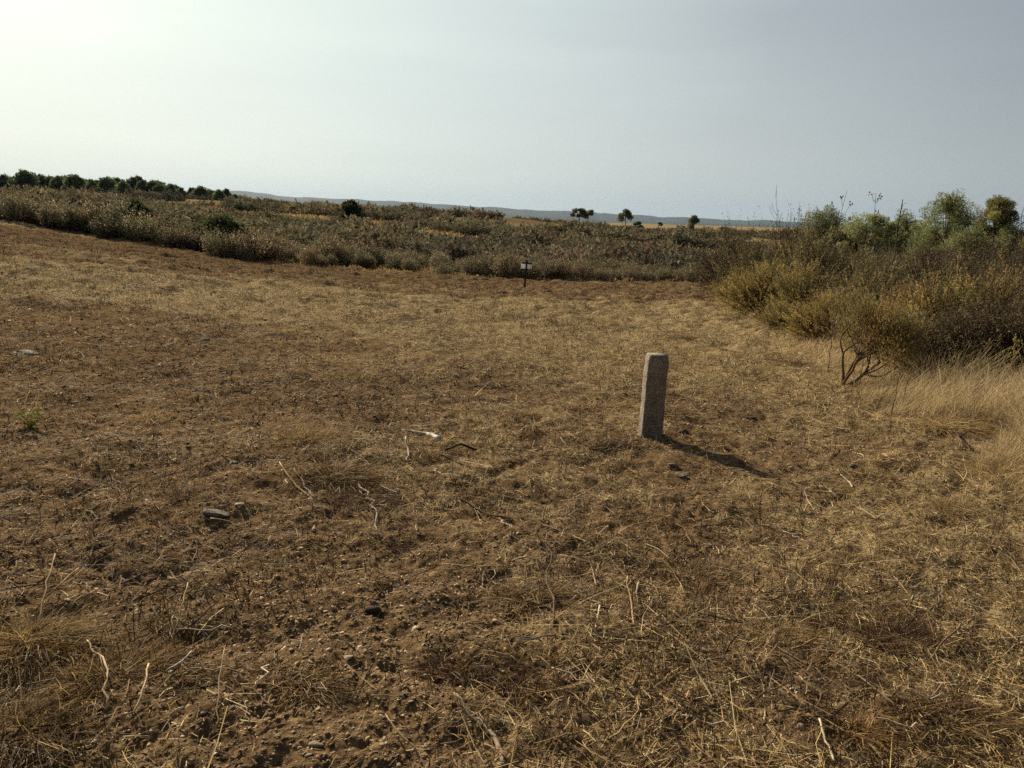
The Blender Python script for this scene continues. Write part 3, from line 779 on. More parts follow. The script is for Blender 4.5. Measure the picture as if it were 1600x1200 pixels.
def sign():
    x, y = gp(819.5, 449); z = hz(x, y); m = y / FPX
    H_ = 42.5 * m; root = empty('sign_post', (x, y, z), 'dark metal stake carrying a small white and dark plate at mid field', 'sign')
    root.rotation_euler = (0, R(3.0), 0)
    acc = Acc()
    # T-section stake
    boxv(acc, 0, 0, H_ / 2 - .15, 2.9 * m, 2.0 * m, H_ + .3)
    ob('stake', acc.mesh('stake'), simple_mat('rusty_steel', (.035, .022, .018), .8), root)
    acc = Acc(); boxv(acc, .2 * m, 1.3 * m, H_ - 10.5 * m, 17 * m, .012, 8.5 * m)
    pm = simple_mat('white_plate', (.85, .88, .92), .4); pn = pm.node_tree.nodes; tr = pn.new('ShaderNodeBsdfTranslucent'); tr.inputs['Color'].default_value = (.8, .85, .9, 1)
    mx = pn.new('ShaderNodeMixShader'); mx.inputs[0].default_value = .3; pl = pm.node_tree.links
    pl.new(pn['Principled BSDF'].outputs[0], mx.inputs[1]); pl.new(tr.outputs[0], mx.inputs[2]); pl.new(mx.outputs[0], pn['Material Output'].inputs['Surface'])
    ob('plate', acc.mesh('plate'), pm, root)
    acc = Acc(); boxv(acc, .2 * m, 1.3 * m - .004, H_ - 5.2 * m, 16 * m, .02, 2.4 * m)
    boxv(acc, 4.6 * m, 1.3 * m - .008, H_ - 14.9 * m, 7.5 * m, .014, 1.6 * m)
    boxv(acc, -4.6 * m, 1.3 * m - .008, H_ - 14.9 * m, 7.5 * m, .014, 1.6 * m)
    ob('crossbar', acc.mesh('crossbar'), simple_mat('dark_bar', (.05, .045, .05), .7), root)
sign()

# ------------------------------------------------------------------ grass clumps (individual) and tall margin grass (stuff)
def clump_mesh(name, n, rx, h, cols, seed, lean=(0, 0), w=.0025, flat=False):
    g = np.random.default_rng(seed)
    a = g.uniform(0, 2 * np.pi, n); q = np.sqrt(g.random(n))
    x, y = rx * q * np.cos(a), rx * .7 * q * np.sin(a)
    dome = (1 - q ** 2) * h * .45
    D = np.column_stack([np.cos(a) * q * .9 + g.normal(0, .5, n) + lean[0], np.sin(a) * q * .9 + g.normal(0, .5, n) + lean[1], np.full(n, .25 if flat else 1.0) + g.normal(0, .25, n)])
    D = unit(D)
    L = g.uniform(.4, 1.0, n) * h * (1.5 if flat else 1.0)
    P = np.column_stack([x, y, (dome * g.random(n) if flat else np.zeros(n)) - .01])
    c = np.array(cols)[g.integers(0, len(cols), n)] * g.uniform(.75, 1.25, (n, 1))
    bend = np.column_stack([g.normal(lean[0] * .5, .3, n), g.normal(lean[1] * .5, .3, n), g.normal(-.35, .2, n)])
    V, Q, C = strips(P, D, L, np.full(n, w) * g.uniform(.6, 1.4, n), unit(g.normal(0, 1, (n, 3))), bend, c, seg=3)
    return mesh_np(name, V, Q, col=C)
ORG = [(.30, .20, .08), (.38, .265, .11), (.20, .125, .055), (.44, .33, .16), (.10, .065, .032)]
DKC = [(.09, .05, .03), (.14, .085, .045), (.22, .14, .07), (.06, .035, .022)]
TNC = [(.40, .29, .14), (.50, .38, .20), (.30, .21, .10)]
CL = [
 (487, 690, .24, .10, ORG, 'rounded mat of orange dead grass on brown soil'),
 (560, 595, .30, .08, ORG, 'low orange grass mat beyond the rounded one'),
 (240, 655, .18, .06, ORG, 'thin orange grass mat in the stony part of the field'),
 (60, 1010, .16, .11, ORG, 'fuzzy straw coloured clump beside crossed stalks'),
 (60, 1150, .20, .10, ORG + DKC, 'sprawling brown grass tangle at the bottom of the field'),
 (190, 1060, .20, .08, DKC + ORG, 'dark tangle of dead grass with bare roots'),
 (515, 745, .22, .10, DKC + ORG, 'dark upright tuft in a heap of litter'),
 (965, 700, .20, .06, DKC, 'dark brown litter heap at the foot of the concrete post'),
 (1012, 692, .17, .035, DKC + TNC, 'thin litter banked against the foot of the concrete post'),
 (1045, 650, .14, .12, TNC + DKC, 'wispy dry tuft close behind the concrete post'),
 (1360, 955, .18, .06, TNC + ORG, 'golden flattened grass tuft on dark litter'),
 (1345, 1145, .06, .07, [(.40, .26, .12), (.28, .17, .08)], 'orange cut stump of a small plant with bent stems'),
 (940, 640, .30, .08, DKC + TNC, 'ragged brown litter patch short of the concrete post'),
 (1245, 572, .35, .07, DKC, 'dark reddish litter heap near the shrubs'),
 (1385, 745, .22, .05, DKC + TNC, 'dark litter patch near the tall grass'),
 (1500, 800, .20, .09, TNC, 'pale tuft of dry grass on the margin'),
 (1590, 740, .25, .16, TNC, 'thick pale tuft below tall grass'),
 (1490, 668, .22, .12, TNC, 'bleached grass swept flat along the margin'),
 (830, 935, .16, .07, DKC + TNC, 'dusky litter hump with fine stalks'),
 (1110, 900, .22, .06, DKC + TNC, 'brown litter hump in the straw'),
 (540, 775, .30, .06, DKC, 'low dark ridge of litter beside a crooked grey twig'),
 (1230, 1000, .2, .05, TNC, 'spread of short golden straw'),
 (1440, 1000, .22, .05, DKC, 'dark sunken litter patch beside lifted stick'),
]
for i, (px, py, rx, h, cols, lab) in enumerate(CL):
    x, y = gp(px, py)
    me = clump_mesh('grass_clump', int(900 + 9000 * rx * (1 if y > 3 else 1.3)), rx, h, cols, 700 + i, lean=(.25, -.1), w=.0028 * max(1, y / 4), flat=True)
    ob('grass_clump', me, M_GRASS, loc=(x, y, hz(x, y)), label=lab, category='grass clump')

hp = []
for i in range(5):
    me = clump_mesh('litter_heap', 1500, .2, .065, [DKC, DKC + TNC, DKC + ORG, TNC + ORG, DKC][i], 780 + i, lean=(.2, -.1), w=.004, flat=True)
    me.materials.append(M_GRASS); hp.append(me)
for i in range(90):
    rr = random.Random(i + 8800); px, py = rr.uniform(0, 1560), 520 + 680 * rr.random() ** .9
    x, y = gp(px, py)
    if x > float(hedge_x(y)) - .1 or (500 < px < 720 and py > 880): continue
    s_ = rr.uniform(.35, 1.0) * max(1, y / 5) ** .6
    o = link(bpy.data.objects.new('litter_heap', hp[rr.choice([0, 1, 2, 4, 4, 3])])); o.location = (x, y, hz(x, y) - .004)
    o.rotation_euler = (0, 0, rr.uniform(-.6, .6)); o.scale = (s_, s_ * rr.uniform(.6, 1), s_ * rr.uniform(.5, 1))
    o['label'] = 'small heap of matted dry litter raised above the soil'; o['category'] = 'litter heap'; o['group'] = 'small litter heaps across the field'
def margin_grass(n):
    # between the field margin and the shrubs
    y = 4.3 + 21.5 * rng.random(n) ** 1.6
    e = hedge_x(y); x = e + rng.gamma(1.6, .55, n) - .12
    k = (vnoise(x, y, .8, 95) + .5 * vnoise(x, y, .3, 96) > -.28 + .25 * (x < e + .1)) & (x < e + 3.2)
    x, y = x[k], y[k]; n = len(x); z = H(x, y)
    hgt = .16 + .36 * np.clip((x - hedge_x(y)) / .6, 0, 1)
    hgt = hgt * np.interp(y, [6.4, 8.5], [1, .5])
    L = rng.uniform(.35, 1.25, n) * hgt * (1 + 1.1 * vnoise(x, y, .35, 99))
    lx = .25 + 1.2 * vnoise(x, y, .45, 97)
    D = unit(np.column_stack([lx + rng.normal(0, .3, n), .9 * vnoise(x, y, .5, 98) + rng.normal(0, .3, n), np.ones(n)]))
    c = pick([(.46, .35, .19), (.58, .46, .27), (.33, .24, .12), (.68, .56, .35), (.18, .12, .06)], n, [.3, .25, .2, .15, .1])
    bend = np.column_stack([.2 + rng.normal(0, .35, n), rng.normal(0, .35, n), rng.normal(-.25, .2, n)])
    up = unit(np.column_stack([rng.normal(0, 1, n), rng.normal(0, 1, n), np.zeros(n)]))
    V, Q, C = strips(np.column_stack([x, y, z - .01]), D, L, rng.uniform(.002, .0042, n) * np.maximum(1, y / 7), up, bend, c, c * 1.15, seg=3)
    ob('tall_dry_grass', mesh_np('tall_dry_grass', V, Q, col=C), M_GRASS, kind='stuff', label='tall bleached dry grass along the field margin', category='grass')
    print('margin', n)
margin_grass(100000)

# ------------------------------------------------------------------ shrubs
def shrub_mesh(seed, h, w, ntw, nleaf, leafL, leafW, cols, twc, upright=.6, hollow=.35, tw_r=.004, plume=.2, droop=0., ppl=0.55, base_stems=7):
    """returns (stems mesh, foliage mesh). Twigs fan up from a low crown base; leaves sit along their outer half."""
    g = np.random.default_rng(seed)
    acc = Acc()
    # lobes give the outline its bumps
    nl = 14
    la = g.uniform(0, 2 * np.pi, nl); lr = g.uniform(.25, 1.0, nl) * w / 2; lz = g.uniform(.35, 1.0, nl) * h * (1 - .45 * (lr / (w / 2)) ** 2)
    lobes = np.column_stack([lr * np.cos(la), lr * np.sin(la), lz]); lobes[0] = (0, 0, h * .95)
    ls = g.uniform(.09, .19, nl) * w
    for i in range(base_stems):
        L = lobes[i % nl]
        m = L * np.array([.35, .35, .5]) + g.normal(0, .05 * w, 3)
        tube(acc, [(g.normal(0, .04), g.normal(0, .04), -.05), m * .5, m, L * .9], [.016 * h + .006, .012 * h + .005, .008 * h + .003, .004], twc, n=5)
    wi = g.integers(0, nl, ntw)
    tips = lobes[wi] + g.normal(0, 1, (ntw, 3)) * ls[wi][:, None] * np.array([1, 1, .8])
    tips[:, 2] = np.abs(tips[:, 2]); tips[:, 2] += (g.random(ntw) < .12) * g.random(ntw) * plume * h
    tips[:, 2] = np.clip(tips[:, 2], .08 * h, h * 1.35)
    inner = tips * np.array([hollow, hollow, ppl]) + g.normal(0, .03 * w, (ntw, 3))
    inner[:, 2] = np.abs(inner[:, 2])
    d = tips - inner; L = np.linalg.norm(d, axis=1); D = d / L[:, None]
    bend = g.normal(0, .12, (ntw, 3)); bend[:, 2] += upright * .3
    tc = np.tile(np.array(twc), (ntw, 1)) * g.uniform(.6, 1.4, (ntw, 1))
    up = unit(g.normal(0, 1, (ntw, 3)))
    V, Q, C = strips(inner, D, L, np.full(ntw, tw_r * 2) * g.uniform(.6, 1.3, ntw), up, bend, tc, seg=3)
    acc.add(V, Q, c=C)
    stem = acc.mesh('stems')
    ti = g.integers(0, ntw, nleaf); f = .42 + .6 * g.random(nleaf) ** .8
    P = inner[ti] + D[ti] * (L[ti] * f)[:, None] + bend[ti] * (f * f * L[ti])[:, None] + g.normal(0, leafL * .3, (nleaf, 3))
    LD = unit(D[ti] * (.6 + upright) + g.normal(0, .7, (nleaf, 3)) - np.array([0, 0, droop]))
    base = (np.array(cols)[(wi * 7 + g.integers(0, 3, ntw)) % len(cols)] * g.uniform(.65, 1.35, (ntw, 1)))[ti]
    c = base * g.uniform(.7, 1.3, (nleaf, 1))
    LL = leafL * g.uniform(.5, 1.3, nleaf)
    V, Q, C = strips(P, LD, LL, leafW * g.uniform(.6, 1.3, nleaf), unit(g.normal(0, 1, (nleaf, 3))), np.zeros((nleaf, 3)), c, seg=1)
    return stem, mesh_np('foliage', V, Q, col=C)
GOLD = [(.33, .265, .095), (.40, .30, .11), (.25, .215, .08), (.43, .29, .12), (.22, .205, .075), (.12, .10, .045)]
RUST = [(.33, .225, .10), (.40, .28, .13), (.25, .185, .08), (.16, .135, .06)]
OLIV = [(.14, .125, .05), (.19, .155, .065), (.10, .09, .04), (.26, .21, .11)]
DARK = [(.10, .08, .042), (.14, .105, .055), (.07, .055, .032), (.26, .21, .13), (.17, .11, .062)]
GRNB = [(.07, .085, .035), (.10, .11, .045), (.05, .06, .028)]
def shrub_thing(kind, label, cat='shrub', name='shrub', **k):
    root = empty(name, (0, 0, 0), label, cat)
    s, f = shrub_mesh(**k)
    ob('stems', s, M_TWIG, root); ob('foliage', f, M_LEAF, root)
    return root
bt = (.10, .065, .042)
P_GOLD = [shrub_thing('gold', 'x', seed=801 + i, h=1.2, w=1.7, ntw=800, nleaf=38000, leafL=.030, leafW=.009, cols=GOLD, twc=(.13, .085, .045), upright=.6, plume=.10) for i in range(2)]
P_RUST = [shrub_thing('rust', 'x', seed=811, h=1.3, w=1.7, ntw=750, nleaf=28000, leafL=.026, leafW=.008, cols=RUST, twc=bt, upright=.6, plume=.10)]
P_DARK = [shrub_thing('dark', 'x', seed=821 + i, h=1.6, w=2.0, ntw=1300, nleaf=13000, leafL=.034, leafW=.012, cols=DARK, twc=(.075, .052, .038), upright=.4, droop=.7, plume=.10, tw_r=.005) for i in range(3)]
P_OLIV = [shrub_thing('olive', 'x', seed=831 + i, h=1.4, w=1.9, ntw=900, nleaf=20000, leafL=.032, leafW=.011, cols=OLIV, twc=(.085, .06, .04), upright=.6, plume=.1) for i in range(2)]
for p in P_GOLD + P_RUST + P_DARK + P_OLIV: p.location = (0, -60, 0)
used = set()
def place_shrub(proto, x, y, s, label, rz, group=None, sz=1.0, name=None):
    z = hz(x, y) - .03
    if proto.name not in used:
        used.add(proto.name); proto.location = (x, y, z); proto.rotation_euler = (0, 0, rz); proto.scale = (s, s, s * sz); proto['label'] = label
        if group: proto['group'] = group
        return proto
    return copy_thing(proto, (x, y, z), rz, (s, s, s * sz), label, group)
NEAR = [  # px, depth, proto, scale, vertical scale, label
 (1168, 21.5, P_GOLD[0], .85, .85, 'olive gold feathery bush at the near corner of the scrub, beside the field'),
 (1205, 17.0, P_GOLD[1], .95, .95, 'bright yellow green heath bush, first in the row along the margin'),
 (1268, 15.0, P_GOLD[0], .90, .90, 'broad olive bush tucked against the yellow green heath bush'),
 (1238, 13.9, P_GOLD[1], .52, .80, 'low green gold cushion at the foot of the heath bushes'),
 (1312, 12.3, P_GOLD[1], .72, .85, 'ochre bush bordering the pale grass beyond the bare trunk'),
 (1432, 9.6, P_GOLD[1], .60, .85, 'feathery golden bush in front of the dark twiggy thicket'),
 (1495, 10.4, P_GOLD[0], .88, .92, 'large gold topped bush above the dark thicket'),
 (1580, 10.2, P_RUST[0], .88, .95, 'rust tinted bush at the frame edge beside the large gold one'),
 (1345, 11.8, P_RUST[0], .72, .85, 'russet bush between golden heath and dark thicket'),
 (1430, 10.6, P_RUST[0], .80, .9, 'russet bush rising behind the feathery golden one'),
 (1450, 9.2, P_DARK[0], .52, .8, 'dark brown twiggy bush wedged behind the feathery golden one'),
 (1520, 8.9, P_DARK[1], .58, .75, 'dense dark bush over the tall dry grass'),
 (1610, 8.7, P_DARK[2], .66, .8, 'dark tangled bush beyond the tallest grass'),
 (1560, 9.4, P_OLIV[0], .62, .8, 'dull olive bush wedged between two dark ones'),
 (1375, 13, P_OLIV[1], .85, .95, 'dull olive bush behind the russet one'),
 (1325, 13.8, P_DARK[1], .72, .85, 'dark bush in the gap behind the ochre one'),
 (1160, 25.0, P_DARK[2], .80, .9, 'brown sparse bush at the far corner of the scrub by the field edge'),
 (1150, 28.0, P_DARK[1], 1.2, 1.1, 'tall brown bush at the back of the far corner of the scrub'),
 (1180, 26.0, P_OLIV[1], 1.2, 1.15, 'tall olive bush behind the near corner of the scrub'),
 (1245, 20.0, P_DARK[0], 1.1, 1.15, 'tall dark bush rising behind the broad olive one'),
 (1275, 18.0, P_OLIV[1], 1.05, 1.2, 'tall olive bush below the seed-head stems'),
 (1215, 21.5, P_OLIV[0], .85, 1.0, 'olive brown bush just behind the first heath bush'),
]
for i, (px, Y, p, s, sz, lab) in enumerate(NEAR):
    x, y = at(px, Y); place_shrub(p, x, y, s, lab, i * 2.1, sz=sz)
# the thicket behind them
rr = random.Random(77)
G_TH = 'brown and olive shrubs massed in the thicket behind the margin bushes'
for i in range(95):
    Y = rr.uniform(11.5, 42); e = float(hedge_x(Y)) + .9 + (2.2 if Y < 20 else .6)
    xm = .82 * Y
    x = e + (max(xm - e, .1)) * rr.random() ** 1.1
    p = rr.choice(P_DARK + P_DARK + P_DARK + P_OLIV + P_OLIV + P_RUST)
    place_shrub(p, x, Y, rr.uniform(.70, .92) * (.82 if Y < 16 else 1), 'brown or olive twiggy shrub in the thicket behind the margin bushes', rr.uniform(0, 6), G_TH, sz=rr.uniform(.85, 1.1))

# low shrub with a bare forked trunk
def bare_trunk_shrub():
    x, y = gp(1318, 602); z = hz(x, y)
    root = empty('shrub', (x, y, z), 'leaning shrub with bare forked trunk and feathery golden top beside the field', 'shrub')
    acc = Acc(); c = (.15, .095, .055); g = np.random.default_rng(9); tips = []
    def br(p, d, L, r, dep):
        k = 5; pts = [np.array(p, float)]; d = np.array(d, float)
        for i in range(k):
            d = unit(d + g.normal(0, .16, 3) + np.array([.03, 0, .06])); pts.append(pts[-1] + d * L / k)
        tube(acc, pts, np.linspace(r, r * .55, k + 1), np.array(c) * g.uniform(.8, 1.2), n=6 if r > .008 else 4)
        if dep == 0: tips.append((pts[-1], d)); return
        for j in range(g.integers(2, 5)):
            br(pts[-1 - (j > 1)], unit(d + g.normal(0, .55, 3) * np.array([1, 1, .6])), L * g.uniform(.6, .85), r * .58, dep - 1)
    for d in [(.15, .0, 1), (.6, .2, .8), (1.2, .1, .35), (-.1, .2, 1), (.9, -.2, .5)]:
        br((g.normal(0, .02), 0, -.03), unit(np.array(d)), .38, .020, 3)
    tr = ob('trunk', acc.mesh('trunk', True), M_TWIG, root)
    T = np.array([t[0] for t in tips]); Dd = np.array([t[1] for t in tips])
    n = 16000; i = g.integers(0, len(T), n)
    P = T[i] + g.normal(0, .07, (n, 3)) + np.array([.02, 0, .03]); 
    col = np.array(GOLD + RUST)[g.integers(0, 9, len(T))][i] * g.uniform(.7, 1.3, (n, 1)) * 1.15
    V, Q, C = strips(P, unit(Dd[i] + np.array([0, 0, .9]) + g.normal(0, .5, (n, 3))), g.uniform(.014, .036, n), g.uniform(.004, .009, n), unit(g.normal(0, 1, (n, 3))), np.zeros((n, 3)), col * .8, seg=1)
    ob('foliage', mesh_np('foliage', V, Q, col=C), M_LEAF, root)
bare_trunk_shrub()

# dead stems
def dead_stem(px, Y, hpx, label, heads=5, seed=0, lean=.1, col=(.10, .07, .05), pybase=None, leafy=0, side=8, thick=1.0):
    if pybase is not None: x, y = gp(px, pybase); Y = y
    else: x, y = at(px, Y)
    z = hz(x, y); m = Y / FPX; g = np.random.default_rng(seed + 4000)
    h = hpx * m; root = empty('dead_stem', (x, y, z), label, 'plant stem')
    acc = Acc(); k = 10
    t = np.linspace(0, 1, k); P = np.column_stack([lean * h * t ** 1.6 + g.normal(0, .008 * h, k), g.normal(0, .008 * h, k), h * t]); P[0] = (0, 0, -.05)
    tube(acc, P, np.linspace(.85 * m, .32 * m, k) * thick, col, n=5)
    hd = Acc()
    for i in range(side):
        f = g.uniform(.45, .97); p = np.array([np.interp(f, t, P[:, j]) for j in range(3)])
        L = g.uniform(.05, .16) * h * (1.2 - f) * 1.6; a = g.uniform(0, 6.28)
        e = p + np.array([math.cos(a) * L * .7, math.sin(a) * L * .7, L])
        tube(acc, [p, (p + e) / 2 + (0, 0, -.02 * h), e], [.4 * m * thick, .35 * m * thick, .25 * m], col, n=4)
        for q in range(heads):
            c_ = e + g.normal(0, .5, 3) * np.array([1, 1, 1]) * 3.5 * m
            s = g.uniform(.7, 1.4) * m
            V = np.array([(1, 0, 0), (-1, 0, 0), (0, 1, 0), (0, -1, 0), (0, 0, 1.6), (0, 0, -1.2)]) * s + c_
            hd.add(V, t=[[0, 2, 4], [2, 1, 4], [1, 3, 4], [3, 0, 4], [2, 0, 5], [1, 2, 5], [3, 1, 5], [0, 3, 5]], c=np.array(col) * g.uniform(.8, 2.2))
            tube(acc, [e, c_], [.22 * m, .18 * m], col, n=3, cap=False)
    ob('stem', acc.mesh('stem'), M_TWIG, root)
    if heads: ob('seed_heads', hd.mesh('seed_heads'), M_TWIG, root)
dead_stem(1226, 24, 176, 'tall bare thin stem rising above the dark shrubs into the sky', 0, 1, -.12, side=3, thick=.55)
dead_stem(1298, 17, 196, 'branching stem with round seed heads against the sky', 5, 2, .10, side=9, thick=.75)
dead_stem(1284, 18, 172, 'shorter stem with few seed heads next to the branching one', 4, 3, -.05, side=6, thick=.7)
dead_stem(1400, 15, 192, 'stem ending in a thick dark dead flower spike', 2, 4, .03, side=5, thick=1.8)
dead_stem(1385, 15.5, 195, 'thin stem with clustered heads beside the dead flower spike', 4, 5, -.12, side=5)
dead_stem(1175, 26, 95, 'slight pale stem over the far end of the thicket', 0, 6, .06, side=3)
dead_stem(1205, 25, 100, 'feathery stem over the far end of the thicket', 2, 7, .06, side=6)
dead_stem(1255, 21, 120, 'wispy stem with tiny leaves over the brown shrubs', 3, 8, .0, side=9)
dead_stem(1590, 13, 235, 'thin curving twig reaching into the sky by the round pine', 0, 9, .05, side=6)
dead_stem(1293, 0, 100, 'straight dark dead stem standing in grass beside the bare trunk', 1, 10, .0, pybase=583, side=5)
dead_stem(1393, 0, 85, 'dark forked dead stem at the edge of the tall grass', 0, 11, .05, pybase=652, side=6)
dead_stem(1405, 0, 90, 'slanting dark dead stem beside the forked one', 0, 12, .25, pybase=640, side=4)
dead_stem(1368, 0, 50, 'small leaning dead stem before the tall grass', 0, 13, .4, pybase=645, side=4)
dead_stem(1342, 0, 45, 'short dead stem between the bare trunk and the forked stem', 0, 14, .05, pybase=605, side=3)
dead_stem(940, 0, 38, 'short straight dead stem standing near the concrete post', 0, 15, .06, pybase=670, side=1)
dead_stem(1487, 0, 70, 'leafy greenish spire in front of the dark bush', 5, 16, .0, pybase=600, side=10, col=(.14, .13, .05))
dead_stem(1575, 0, 90, 'yellowish leafy spire standing in tall grass', 7, 17, .0, pybase=610, side=14, col=(.20, .17, .05))

# green weeds
def weed(px, py, hpx, label, seed):
    x, y = gp(px, py); m = math.hypot(y, CAM_H) / FPX; h = hpx * m; g = np.random.default_rng(seed); n = 420
    k = g.integers(0, 14, n); a = k * .45 * 2.4; f = g.random(n)
    tip = np.column_stack([np.cos(a) * .45 * h, np.sin(a) * .45 * h, h * (.6 + .4 * np.sin(k * 3.1))])
    P = tip * f[:, None] ** .8 + g.normal(0, .03 * h, (n, 3))
    D = unit(np.column_stack([np.cos(a), np.sin(a), np.ones(n)]) + g.normal(0, .5, (n, 3)))
    c = np.array([(.24, .25, .08), (.32, .31, .10), (.18, .19, .07), (.38, .33, .13)])[g.integers(0, 4, n)] * g.uniform(.8, 1.2, (n, 1))
    V, Q, C = strips(P, D, g.uniform(.05, .13, n) * h, g.uniform(.02, .04, n) * h, unit(g.normal(0, 1, (n, 3))), np.zeros((n, 3)), c, seg=1)
    acc = Acc(); acc.add(V, Q, c=C)
    for j in range(14):
        aj = j * .45 * 2.4; tube(acc, [(0, 0, -.02), np.array([math.cos(aj) * .2, math.sin(aj) * .2, .4]) * h, np.array([math.cos(aj) * .45, math.sin(aj) * .45, .6 + .4 * math.sin(j * 3.1)]) * h], [.012 * h, .009 * h, .005 * h], (.22, .24, .07), n=4)
    ob('weed', acc.mesh('weed'), M_GREEN, loc=(x, y, hz(x, y)), label=label, category='weed')
weed(48, 668, 42, 'yellow green weed growing alone on brown soil', 1)
weed(72, 453, 12, 'low green weed at the end of the pale straw strip', 2)
weed(85, 452, 9, 'small green weed touching the low one on the straw strip', 12)
weed(145, 453, 13, 'round green weed on the pale straw strip', 3)
weed(103, 381, 9, 'small green weed on the far brown slope', 4)
weed(535, 424, 10, 'small green weed just short of the scrub line', 5)
weed(486, 422, 9, 'tiny pale green weed beside another near the scrub line', 6)
weed(455, 412, 11, 'yellowish weed close below the scrub line', 7)

# ------------------------------------------------------------------ mid-distance scrub
def far_shrub(seed, h, w, nl, ls, cols, twc=(.085, .06, .042), nt=70):
    g = np.random.default_rng(seed); acc = Acc()
    a = g.uniform(0, 6.28, nt); q = np.sqrt(g.random(nt)) * w / 2
    tip = np.column_stack([q * np.cos(a), q * np.sin(a), h * (1.05 - .5 * (q / (w / 2)) ** 2) * g.uniform(.7, 1.12, nt)])
    base = tip * np.array([.45, .45, 0]) + g.normal(0, .04, (nt, 3)); base[:, 2] = -.05
    d = tip - base; L = np.linalg.norm(d, axis=1)
    tc = np.array(twc) * g.uniform(.6, 1.7, (nt, 1))
    V, Q, C = strips(base, d / L[:, None], L, g.uniform(.012, .03, nt), unit(np.column_stack([g.normal(0, .3, nt), g.normal(0, 1, nt), np.zeros(nt)])), g.normal(0, .08, (nt, 3)), tc, seg=2)
    acc.add(V, Q, c=C)
    st = acc
    i = g.integers(0, nt, nl); f = .30 + .75 * g.random(nl) ** .8
    P = base[i] + d[i] * f[:, None] + g.normal(0, .09, (nl, 3))
    c = np.array(cols)[g.integers(0, len(cols), nt)][i] * g.uniform(.65, 1.35, (nl, 1))
    V, Q, C = strips(P, unit(g.normal(0, 1, (nl, 3)) + (0, 0, .5)), ls * g.uniform(.5, 1.3, nl), ls * .42 * g.uniform(.5, 1.3, nl), unit(g.normal(0, 1, (nl, 3))), np.zeros((nl, 3)), c, seg=1)
    return st, (V, Q, C)
MIDC = [(.185, .16, .09), (.24, .205, .115), (.14, .12, .07), (.33, .28, .17), (.20, .165, .10)]
MIDG = [(.15, .16, .085), (.20, .205, .105), (.115, .125, .065), (.26, .25, .15)]
MIDB = [(.24, .155, .09), (.31, .21, .12), (.17, .115, .07)]
PE = []
for i in range(6):
    st, (V, Q, C) = far_shrub(900 + i, 1.45, 2.1, 2600, .085, [MIDC, MIDG, MIDB][i % 3] + MIDC, nt=150)
    root = empty('hedge_shrub', (0, -80, 0), 'grey brown twiggy shrub in the scrub line along the far edge of the field', 'shrub')
    ob('stems', st.mesh('stems'), M_TWIG, root); ob('foliage', mesh_np('foliage', V, Q, col=C), M_LEAF, root)
    PE.append(root)
def edge_y(px):
    return float(np.interp(px, [-200, 0, 120, 200, 400, 420, 600, 800, 1000, 1130, 1300], [43, 43, 43, 43, 40, 42, 44, 43, 45, 44, 44]))
G_E = 'twiggy shrubs lining the far edge of the field'
rr = random.Random(5); cnt = 0
px = -170
while px < 1330:
    for row in range(3):
        Y = edge_y(px) + .8 + row * 1.9 + rr.uniform(-.9, 1.0)
        if row == 0 and (400 < px < 470 or rr.random() < .2): continue
        x, y = at(px + rr.uniform(-12, 12), Y)
        p = PE[rr.randrange(6)]; s = rr.uniform(.62, 1.05) * (1.05 if px < 400 else .92)
        if row == 0: s *= rr.choice([.5, .7, .9, 1])
        s *= 1 + .7 * float(vnoise(np.array([x]), np.array([y]), 5., 87)[0]); tgt = (x, y, hz(x, y) - .05)
        if p.name not in used:
            used.add(p.name); p.location = tgt; p.rotation_euler = (0, 0, rr.uniform(0, 6)); p.scale = (s, s, s); p['group'] = G_E
        else:
            copy_thing(p, tgt, rr.uniform(0, 6), (s, s, s * rr.uniform(.85, 1.15)), p['label'], G_E)
        cnt += 1
    px += 17
print('edge shrubs', cnt)
